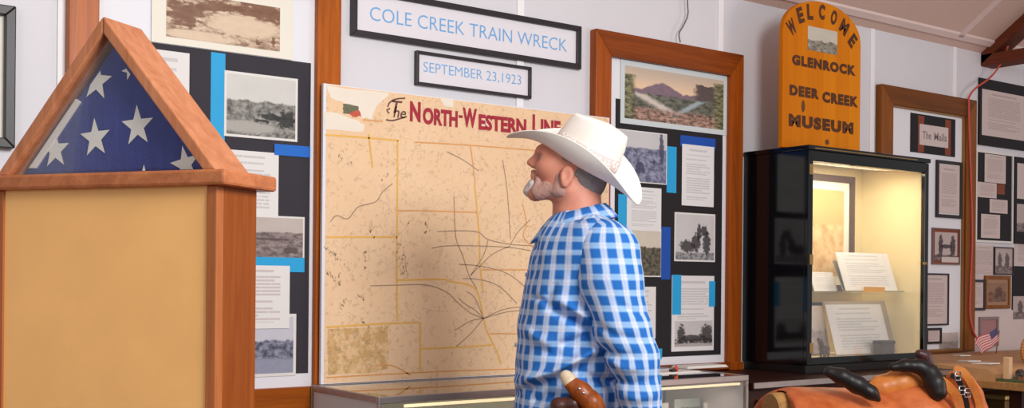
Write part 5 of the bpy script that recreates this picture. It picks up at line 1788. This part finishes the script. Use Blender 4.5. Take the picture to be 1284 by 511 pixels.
def hair_mat(name, a, b):
    q = NT(name)
    co = q.coord()
    g = q.noise(q.mapping(co, (1, 1, 0.35)), 170, 3, 0.7)
    h_ = q.noise(co, 26, 3, 0.6)
    q.bump(g, 0.6, 0.003)
    return q.done(q.mix(q.math('ADD', q.math('MULTIPLY', g, 0.6), q.math('MULTIPLY', h_, 0.4)), rgb(a), rgb(b)), 0.75, 0, 0.3)


M['hair'] = hair_mat('grey_hair', (84, 76, 74), (168, 158, 154))
M['beard'] = hair_mat('white_beard', (176, 158, 152), (232, 224, 220))
M['stubble'] = hair_mat('grey_stubble', (158, 112, 100), (206, 166, 154))


def jitter(f, amp, fr):
    sl, X, Y, Z = f.block((-9, -9, -9), (9, 9, 9))
    f.F = f.F + amp * np.sin(X * fr + 3 * np.sin(Z * fr * 0.7)) * np.sin(Y * fr * 1.1 + 1.0) * np.sin(Z * fr * 0.8 + 2.0 * np.sin(Y * fr * 0.5))


def uvof(X, Y, Z):                       # picture coordinates of local points (numpy)
    rx = (X + MX) / (MY + Y)
    rz = (Z - CAMZ) / (MY + Y)
    a, b = rx * FPX, -rz * FPX
    return HU + a * CR - b * SR, HV + a * SR + b * CR


f = Field((-0.16, -0.12, 1.50), (0.10, 0.12, 1.80), 0.004)
f.ell(P(722, 204), (0.0925, 0.0800, 0.085), 0.01)
f.ell(P(736, 226), (0.052, 0.068, 0.060), 0.03)
sl, X, Y, Z = f.block((-9, -9, -9), (9, 9, 9))
U_, V_ = uvof(X, 0 * Y, Z)
edge = 694 + 26 * np.clip((V_ - 198) / 12.0, 0, 1) ** 1.0
edge = edge + 3.0 * np.sin(Z * 190)
f.F = np.maximum(f.F, (edge - U_) / S)
f.F = np.maximum(f.F, (V_ - 249 - 3 * np.sin(Y * 120)) / S)
f.F = np.maximum(f.F, (160 - V_) / S)
jitter(f, 0.0016, 260)
V, Fc = f.mesh()
fobj('hair', V, Fc, M['hair'], man, MN)
f = Field((-0.20, -0.10, 1.46), (-0.02, 0.10, 1.66), 0.0035)
for s in (-1, 1):
    f.cone(P(706, 237, s * 0.0525), P(676, 242.5, s * 0.021), 0.0200, 0.0175, 0.02)
    f.cone(P(699, 214, s * 0.061), P(702, 238, s * 0.055), 0.006, 0.0150, 0.02)
    f.cone(P(686, 232, s * 0.038), P(676, 240, s * 0.026), 0.014, 0.0165, 0.02)
jitter(f, 0.0012, 300)
f.cone(P(669, 215.5, -0.012), P(675, 225, -0.032), 0.0055, 0.0050, 0.008)
f.cone(P(669, 215.5, 0.012), P(675, 225, 0.032), 0.0055, 0.0050, 0.008)
f.cone(P(668.5, 215.5, -0.013), P(668.5, 215.5, 0.013), 0.0050, 0.0050, 0.008)
f.cone(P(675, 225, -0.032), P(671, 238, -0.026), 0.006, 0.011, 0.01)
f.cone(P(675, 225, 0.032), P(671, 238, 0.026), 0.006, 0.011, 0.01)
V, Fc = f.mesh()
fobj('stubble', V, Fc, M['stubble'], man, MN)
f = Field((-0.21, -0.07, 1.50), (-0.08, 0.07, 1.66), 0.003)
f.ell(P(668, 236), (0.019, 0.026, 0.022), 0.012)
f.cone(P(668, 229, -0.02), P(668, 229, 0.02), 0.008, 0.008, 0.012)
f.cone(P(661, 240, 0), P(669, 245, 0), 0.011, 0.010, 0.015)
jitter(f, 0.0014, 320)
V, Fc = f.mesh()
fobj('beard', V, Fc, M['beard'], man, MN)


# shirt ------------------------------------------------------------
def plaid():
    q = NT('blue_check_cotton')
    uvn = q.n('ShaderNodeUVMap')
    uv = q.sep(uvn.outputs[0])
    su = q.math('FRACT', q.math('MULTIPLY', uv[0], 1 / 0.040))
    sv = q.math('FRACT', q.math('MULTIPLY', uv[1], 1 / 0.040))

    def band(s):                         # 1 on the blue band
        return q.math('MULTIPLY', q.step(s, 0.13, 0.08), q.math('SUBTRACT', 1.0, q.step(s, 0.75, 0.08)))

    def line(s):
        return q.math('MULTIPLY', q.step(s, 0.86, 0.03), q.math('SUBTRACT', 1.0, q.step(s, 0.95, 0.03)))
    a, b = band(su), band(sv)
    white = q.mix(q.math('MULTIPLY', b, 0.5), rgb((214, 220, 238)), rgb((136, 180, 232)))
    blue = q.mix(b, rgb((146, 188, 234)), rgb((40, 110, 192)))
    c = q.mix(a, white, blue)
    c = q.mix(q.math('MULTIPLY', q.math('MAXIMUM', line(su), line(sv)), 0.22), c, rgb((150, 150, 196)))
    g = q.noise(q.coord(), 420, 2)
    w_ = q.noise(q.coord(), 16, 4, 0.6)
    q.bump(q.math('ADD', g, q.math('MULTIPLY', w_, 4.0)), 0.3, 0.004)
    return q.done(c, 0.8, 0, 0.2)


M['plaid'] = plaid()


def lnoise(X, Y, Z, fr, seed):
    r_ = random.Random(seed)
    out = 0
    for k in range(4):
        a, b, c, p_ = (r_.uniform(-1, 1) for _ in range(4))
        out = out + np.sin(fr * (a * X + b * Y + c * Z) * (1 + 0.5 * k) + 6 * p_ + 1.5 * np.sin(fr * 0.6 * (c * X - a * Y + b * Z)))
    return out / 4


def folds(f, lines, GAIN=1.0):
    """raise or sink creases along picture lines on the side towards the camera"""
    sl, X, Y, Z = f.block((-9, -9, -9), (9, 9, 9))
    m = np.abs(f.F) < 0.035
    ii = np.argwhere(m)
    x, y, z = f.ax[0][ii[:, 0]], f.ax[1][ii[:, 1]], f.ax[2][ii[:, 2]]
    u, v = uvof(x, y, z)
    d = np.zeros(len(ii))
    side = np.clip((0.06 - y) / 0.08, 0, 1)
    for (pts, amp, w) in lines:
        best = np.full(len(ii), 1e9)
        for (a, b) in zip(pts[:-1], pts[1:]):
            ax_, ay_ = b[0] - a[0], b[1] - a[1]
            tt = np.clip(((u - a[0]) * ax_ + (v - a[1]) * ay_) / (ax_ * ax_ + ay_ * ay_), 0, 1)
            best = np.minimum(best, np.hypot(u - a[0] - tt * ax_, v - a[1] - tt * ay_))
        # fade the crease at its ends
        e = np.minimum(np.hypot(u - pts[0][0], v - pts[0][1]), np.hypot(u - pts[-1][0], v - pts[-1][1]))
        d += amp * np.exp(-(best / w) ** 2) * np.clip(e / (w * 2.0) + 0.25, 0, 1)
    f.F[tuple(ii.T)] -= (GAIN * d * side).astype(np.float32)


ZT_, stn = None, []
for (v, xl, xr, ry) in ((264, 699, 749, 0.070), (270, 692, 758, 0.084), (278, 684, 770, 0.102), (288, 677, 781, 0.135), (300, 671, 789, 0.172), (320, 665, 795, 0.203),
                        (350, 659, 797, 0.21), (400, 650, 794, 0.208), (440, 647, 790, 0.205), (480, 646, 786, 0.20), (515, 646, 785, 0.20), (545, 648, 785, 0.198)):
    a, b = P(xl, v), P(xr, v)
    stn.append((a[2], (a[0] + b[0]) / 2, (b[0] - a[0]) / 2, ry))
f = Field((-0.26, -0.27, 0.86), (0.20, 0.27, 1.56), 0.005)
f.loft(stn, 0.0, 2.35)
f.ell(P(747, 308, -0.150), (0.082, 0.085, 0.075), 0.05)
f.ell(P(745, 308, 0.150), (0.082, 0.085, 0.075), 0.05)
sl, X, Y, Z = f.block((-9, -9, -9), (9, 9, 9))
f.F = f.F + (0.0035 * lnoise(X, Y, Z, 34, 5) * np.clip((1.36 - Z) / 0.2, 0.25, 1)).astype(np.float32)
folds(f, [([(652, 478), (690, 466), (722, 452), (752, 436)], 0.017, 6), ([(656, 492), (692, 480), (722, 466), (748, 452)], -0.012, 7),
          ([(690, 384), (718, 400), (742, 414)], -0.014, 5), ([(700, 376), (724, 390), (742, 402)], 0.008, 5), ([(700, 434), (722, 426), (745, 416)], -0.012, 5),
          ([(676, 440), (706, 446), (736, 432)], -0.006, 6), ([(664, 505), (690, 492), (712, 478)], -0.012, 6), ([(730, 470), (752, 474), (776, 484)], -0.014, 6),
          ([(672, 300), (676, 330), (668, 350)], -0.004, 5), ([(700, 352), (692, 364), (684, 374)], -0.005, 4), ([(654, 410), (672, 424), (690, 430)], 0.006, 6),
          ([(668, 372), (684, 377), (697, 368)], -0.006, 3)], 1.35)
f.cone(P(724, 300), P(724, 236), 0.068, 0.068, 0.004, 'sub')
sl, X, Y, Z = f.block((-9, -9, -9), (9, 9, 9))
V, Fc = f.mesh()
zs_ = np.array([s[0] for s in sorted(stn)])
cxv = np.interp(V[:, 2], zs_, [s[1] for s in sorted(stn)])
th = np.arctan2(V[:, 0] - cxv, -(V[:, 1]))
rloc = np.interp(V[:, 2], zs_, [(s[2] + s[3]) / 2 for s in sorted(stn)])
shirt_uv = np.stack([th * 0.185, V[:, 2] + 0.10 * np.clip(np.abs(V[:, 1]) - 0.06, 0, 1) * np.clip((V[:, 2] - 1.38) / 0.1, 0, 1)], 1)
shirt = fobj('shirt', V, Fc, M['plaid'], man, MN, shirt_uv)
# sleeves
for s in (-1, 1):
    if s < 0:
        pts = [P(746, 302, -0.125), P(760, 316, -0.172), P(765, 352, -0.195), P(780, 411, -0.215), P(795, 448, -0.225), P(802, 490, -0.225), P(809, 530, -0.225), P(812, 560, -0.225)]
    else:
        pts = [np.array((p[0] * 0.5 - 0.02, -p[1], p[2])) for p in pts]
    rs = [0.070, 0.082, 0.083, 0.072, 0.063, 0.054, 0.046, 0.041]
    lo_, hi_ = np.min(pts, 0) - 0.12, np.max(pts, 0) + 0.12
    f = Field(lo_, hi_, 0.005)
    f.chain(pts, rs, 0.02)
    sl, X, Y, Z = f.block((-9, -9, -9), (9, 9, 9))
    f.F = f.F + (0.004 * lnoise(X, Y, Z, 40, 7 + s)).astype(np.float32)
    if s < 0:
        folds(f, [([(752, 436), (776, 446), (800, 444)], -0.010, 5), ([(758, 452), (782, 462), (806, 462)], 0.008, 5), ([(770, 474), (790, 482), (815, 478)], -0.008, 5),
                  ([(742, 402), (770, 420), (800, 425)], -0.007, 5), ([(712, 340), (722, 370), (740, 396)], -0.008, 5), ([(776, 380), (795, 392), (810, 392)], -0.006, 4),
                  ([(780, 496), (800, 500), (822, 494)], 0.007, 5)])
    cuff = pts[-1]
    f.cone(cuff + np.array((0, 0, -0.03)), cuff + np.array((0, 0, -0.2)), 0.03, 0.03, 0.002, 'sub')
    V, Fc = f.mesh()
    # distance along the sleeve and angle around it
    best, al, an = np.full(len(V), 1e9), np.zeros(len(V)), np.zeros(len(V))
    run = 0.0
    for a, b in zip(pts[:-1], pts[1:]):
        ba = b - a
        L_ = np.linalg.norm(ba)
        t_ = np.clip((V - a) @ ba / L_ ** 2, 0, 1)
        cpt = a + t_[:, None] * ba
        dd = np.linalg.norm(V - cpt, axis=1)
        m = dd < best
        best[m] = dd[m]
        al[m] = run + t_[m] * L_
        rel = V - cpt
        an[m] = np.arctan2(rel[m, 0], -s * -1 * rel[m, 1] if s > 0 else -rel[m, 1])
        run += L_
    al = np.where(al < 0.001, (pts[0][2] - V[:, 2]) * 0.5, al)
    al = 1.45 - V[:, 2] * 1.0
    fobj('sleeve', V, Fc, M['plaid'], shirt, MN, np.stack([an * 0.078 + 0.013, al], 1))
# collar: stand and turned-down leaf
cc = P(722, 262)
mb = MB()
cuv = []
NA = 48
rows = []
for (kind) in range(6):
    ring_ = []
    for i in range(NA + 1):
        a = -PI + 2 * PI * i / NA            # 0 = nape, +-pi = throat
        front = (1 - math.cos(a)) / 2        # 0 nape .. 1 throat
        open_ = max(0.0, (front - 0.9) / 0.1)
        ca, sa = math.cos(a), math.sin(a)
        rb = 0.074
        zt = P(0, 250)[2] - 0.046 * front
        hgt = 0.038 - 0.008 * front
        leaf = 0.034 + 0.030 * front ** 3
        fl = (0.000, 0.0035, 0.010, 0.020, 0.030, 0.036)[kind]
        if kind == 0:
            r_, z = rb, zt - hgt
        elif kind == 1:
            r_, z = rb, zt
        elif kind == 2:
            r_, z = rb + 0.006, zt + 0.002
        else:
            q_ = (kind - 2) / 3
            r_, z = rb + 0.010 + (0.030 + 0.014 * front) * q_, zt - leaf * q_
        x = cc[0] + r_ * 1.02 * ca + (0.006 if front > 0.7 else 0)
        y = r_ * 1.0 * sa
        if front > 0.96:
            y += 0.0
        ring_.append((x, y, z))
        cuv.append((a * 0.085 + 0.01, (-0.012, 0.0, 0.010, 0.022, 0.034, 0.046)[kind] + 0.004))
    rows.append(ring_)
vs = [p for r_ in rows for p in r_]
fs = []
for k in range(5):
    for i in range(1, NA - 1):
        a = k * (NA + 1) + i
        fs.append((a, a + 1, a + NA + 2, a + NA + 1))
mb.v = [tuple(p) for p in MN(np.array(vs))]
mb.f = fs
o = obj('collar', mb, M['plaid'], shirt, smooth=True, uvs=cuv)
so = o.modifiers.new('solid', 'SOLIDIFY')
so.thickness = 0.004
# chest pocket flap on the near front of the shirt is a crease in the cloth; buttons down the front
for k in range(5):
    v = 300 + k * 44
    p = P((676, 661, 654, 648, 647)[k], v, -0.01)
    mb = MB().tube([mn(p + np.array((-0.001, 0, 0))), mn(p + np.array((-0.006, 0, 0)))], 0.0055, 10)
    obj('button', mb, plain('pearl_button_%d' % k, (214, 220, 232), 0.25), shirt, smooth=True)

# belt, trousers, boots (below the frame)
M['denim'] = plain('dark_denim', (46, 56, 84), 0.8, 0.12, 40, 0.2)
f = Field((-0.26, -0.28, 0.05), (0.18, 0.28, 1.02), 0.006)
f.loft([(0.80, -0.035, 0.145, 0.175), (0.90, -0.037, 0.15, 0.18), (0.985, -0.04, 0.15, 0.182)])
for s in (-1, 1):
    f.chain([(HIPX - 0.005, s * 0.088, 0.84), (HIPX - 0.005, s * 0.10, 0.50), (HIPX + 0.015, s * 0.105, 0.10)], [0.105, 0.074, 0.066], 0.03)
V, Fc = f.mesh()
fobj('trousers', V, Fc, M['denim'], man, MN)
M['boot'] = leather('brown_boot_leather', (70, 40, 24), (104, 64, 40), 0.35)
for s in (-1, 1):
    f = Field((-0.26, s * 0.11 - 0.09, -0.005), (0.12, s * 0.11 + 0.09, 0.22), 0.005)
    f.cone((HIPX + 0.015, s * 0.105, 0.19), (HIPX + 0.02, s * 0.105, 0.07), 0.058, 0.05, 0.03)
    f.cone((HIPX + 0.02, s * 0.105, 0.055), (HIPX - 0.15, s * 0.118, 0.042), 0.046, 0.036, 0.03)
    sl, X, Y, Z = f.block((-9, -9, -9), (9, 9, 9))
    f.F = np.maximum(f.F, -Z)
    V, Fc = f.mesh()
    fobj('boot', V, Fc, M['boot'], man, MN)
mb = MB()
rows = []
for (z, d) in ((0.925, 0.004), (0.925, 0.010), (0.965, 0.010), (0.965, 0.004)):
    rows.append([mn((-0.04 + (0.152 + d) * math.copysign(abs(math.cos(2 * PI * k / 48)) ** 0.85, math.cos(2 * PI * k / 48)),
                     (0.184 + d) * math.copysign(abs(math.sin(2 * PI * k / 48)) ** 0.85, math.sin(2 * PI * k / 48)), z)) for k in range(48)])
mb.loft(rows + [rows[0]], cap=False)
fix_normals(obj('belt', mb, leather('dark_belt_leather', (44, 24, 20), (74, 42, 34)), man, smooth=True))

# hat ---------------------------------------------------------------
HT = math.radians(32)
HYAW, HROLL = math.radians(14), math.radians(10.5)
hc = P(730, 203)
ctl, stl = math.cos(HT), math.sin(HT)


def HATP(a, b, c):                       # a forward (towards the face), b towards the far side, c up, in the tilted hat
    b, c = b * math.cos(HROLL) - c * math.sin(HROLL), c * math.cos(HROLL) + b * math.sin(HROLL)
    x = -a * ctl + c * stl
    z = a * stl + c * ctl
    return (hc[0] + x * math.cos(HYAW) + b * math.sin(HYAW), b * math.cos(HYAW) - x * math.sin(HYAW), hc[2] + z)


def hat_brim(r, ph):
    """r 0..1 from crown to edge, ph 0 = front"""
    ca, sa = math.cos(ph), math.sin(ph)
    a0, b0, b1 = 0.096, 0.081, 0.168
    a1 = 0.222 if ca > 0 else 0.196
    a = (a0 + (a1 - a0) * r) * ca
    side = abs(sa) ** 1.6
    b = (b0 + (b1 - b0) * r * (1 - 0.36 * side * r)) * sa
    dip = 0.052 if ca > 0 else 0.018
    c = 0.062 * side * r ** 1.6 - dip * abs(ca) ** 2.2 * r ** 1.5
    return a, b, c


NP_ = 72
rows, kinds = [], []
for r in (1.0, 0.985, 0.9, 0.78, 0.64, 0.5, 0.36, 0.22, 0.1, 0.0):
    rows.append([hat_brim(r, 2 * PI * k / NP_) for k in range(NP_)])
HC_ = 0.120
for h in (0.010, 0.026, 0.048, 0.068, 0.086, 0.102, 0.113, 0.119):
    g = h / HC_
    rr = 1 - 0.10 * g - 0.16 * max(0, g - 0.75) ** 1.0 * 2
    row = []
    for k in range(NP_):
        ph = 2 * PI * k / NP_
        a, b = 0.096 * rr * math.cos(ph) + 0.004 * g, 0.081 * rr * math.sin(ph)
        # pinched front
        if math.cos(ph) > 0:
            b *= 1 - 0.22 * g * math.cos(ph)
        row.append((a, b, h - 0.014 * g * max(0, math.cos(ph))))
    rows.append(row)
last = rows[-1]
for q_ in (0.85, 0.65, 0.4, 0.15):
    row = []
    for (a, b, c) in last:
        aa, bb = a * q_, b * q_
        dent = 0.030 * math.exp(-(bb / 0.022) ** 2) * min(1.0, (1 - q_) / 0.3)
        row.append((aa, bb, c + 0.004 * (1 - q_) - dent))
    rows.append(row)
mb = MB()
mb.loft([[mn(HATP(*p)) for p in row] for row in rows], cap=False)
mb.f.append(tuple(range((len(rows) - 1) * NP_, len(rows) * NP_)))
M['hat'] = plain('white_straw_hat', (250, 245, 236), 0.6, 0.015, 30, 0.12)
hat = fix_normals(obj('hat', mb, M['hat'], man, smooth=True))
so = hat.modifiers.new('solid', 'SOLIDIFY')
so.thickness = 0.0035
so.offset = 0


def weave():
    q = NT('woven_hat_band')
    v = q.n('ShaderNodeTexVoronoi')
    q.link(q.coord(), v.inputs['Vector'])
    v.inputs['Scale'].default_value = 95
    s = q.step(v.outputs['Distance'], 0.42, 0.14)
    return q.done(q.mix(s, rgb((244, 236, 230)), rgb((214, 198, 194))), 0.7, 0, 0.3)


rows = []
for (h, d) in ((0.022, 0.001), (0.022, 0.0045), (0.040, 0.0045), (0.058, 0.0045), (0.058, 0.001)):
    g = h / HC_
    rr = 1 - 0.10 * g
    row = []
    for k in range(NP_):
        ph = 2 * PI * k / NP_
        a, b = (0.096 + d) * rr * math.cos(ph) + 0.004 * g, (0.081 + d) * rr * math.sin(ph)
        if math.cos(ph) > 0:
            b *= 1 - 0.22 * g * math.cos(ph)
        row.append(mn(HATP(a, b, h - 0.014 * g * max(0, math.cos(ph)))))
    rows.append(row)
fix_normals(obj('hat_band', MB().loft(rows, cap=False), weave(), hat, smooth=True))

# holster on the hip -------------------------------------------------
def near(u, v, y):
    return P(u, v, y)


hp = [near(709, 472, -0.232), near(716, 480, -0.236), near(728, 490, -0.238), near(742, 504, -0.244), near(752, 526, -0.246), near(757, 556, -0.246), near(759, 590, -0.246)]
t = thing('holster', mn(hp[3]), 'tan leather-covered grip with a pale cap and rivets at the person\'s hip', 'holster')
M['grip_leather'] = leather('tan_grip_leather', (122, 54, 16), (172, 90, 34), 0.35, 30)
f = Field(np.min(hp, 0) - 0.06, np.max(hp, 0) + 0.06, 0.004)
f.chain(hp[1:], [0.020, 0.025, 0.027, 0.027, 0.024, 0.016], 0.01)
V, Fc = f.mesh()
fobj('sheath', V, Fc, M['grip_leather'], t, MN)
f = Field(hp[0] - 0.06, hp[1] + 0.06, 0.003)
f.cone(hp[0] + np.array((0.002, 0, 0.001)), hp[1] * 0.6 + hp[0] * 0.4 + np.array((0.001, 0, 0)), 0.017, 0.0205, 0.005)
V, Fc = f.mesh()
fobj('cap', V, Fc, plain('bone_cap', (222, 202, 172), 0.4, 0.05, 60), t, MN)
for (u, v) in ((726.5, 487), (731.5, 492)):
    p = near(u, v, -0.264)
    f = Field(p - 0.012, p + 0.012, 0.0015)
    f.ell(p, (0.0045, 0.004, 0.0045), 0.001)
    V, Fc = f.mesh()
    fobj('rivet', V, Fc, M['steel'], t, MN)
f = Field(near(690, 545, -0.25) - 0.05, near(735, 498, -0.24) + 0.05, 0.004)
f.cone(near(700, 508, -0.228), near(718, 506, -0.228), 0.018, 0.020, 0.01)
f.cone(near(700, 508, -0.228), near(708, 540, -0.226), 0.02, 0.024, 0.01)
f.cone(near(718, 506, -0.228), near(728, 540, -0.226), 0.022, 0.024, 0.01)
V, Fc = f.mesh()
fobj('belt_loop', V, Fc, leather('dark_holster_leather', (50, 26, 20), (84, 46, 36), 0.35, 40), t, MN)
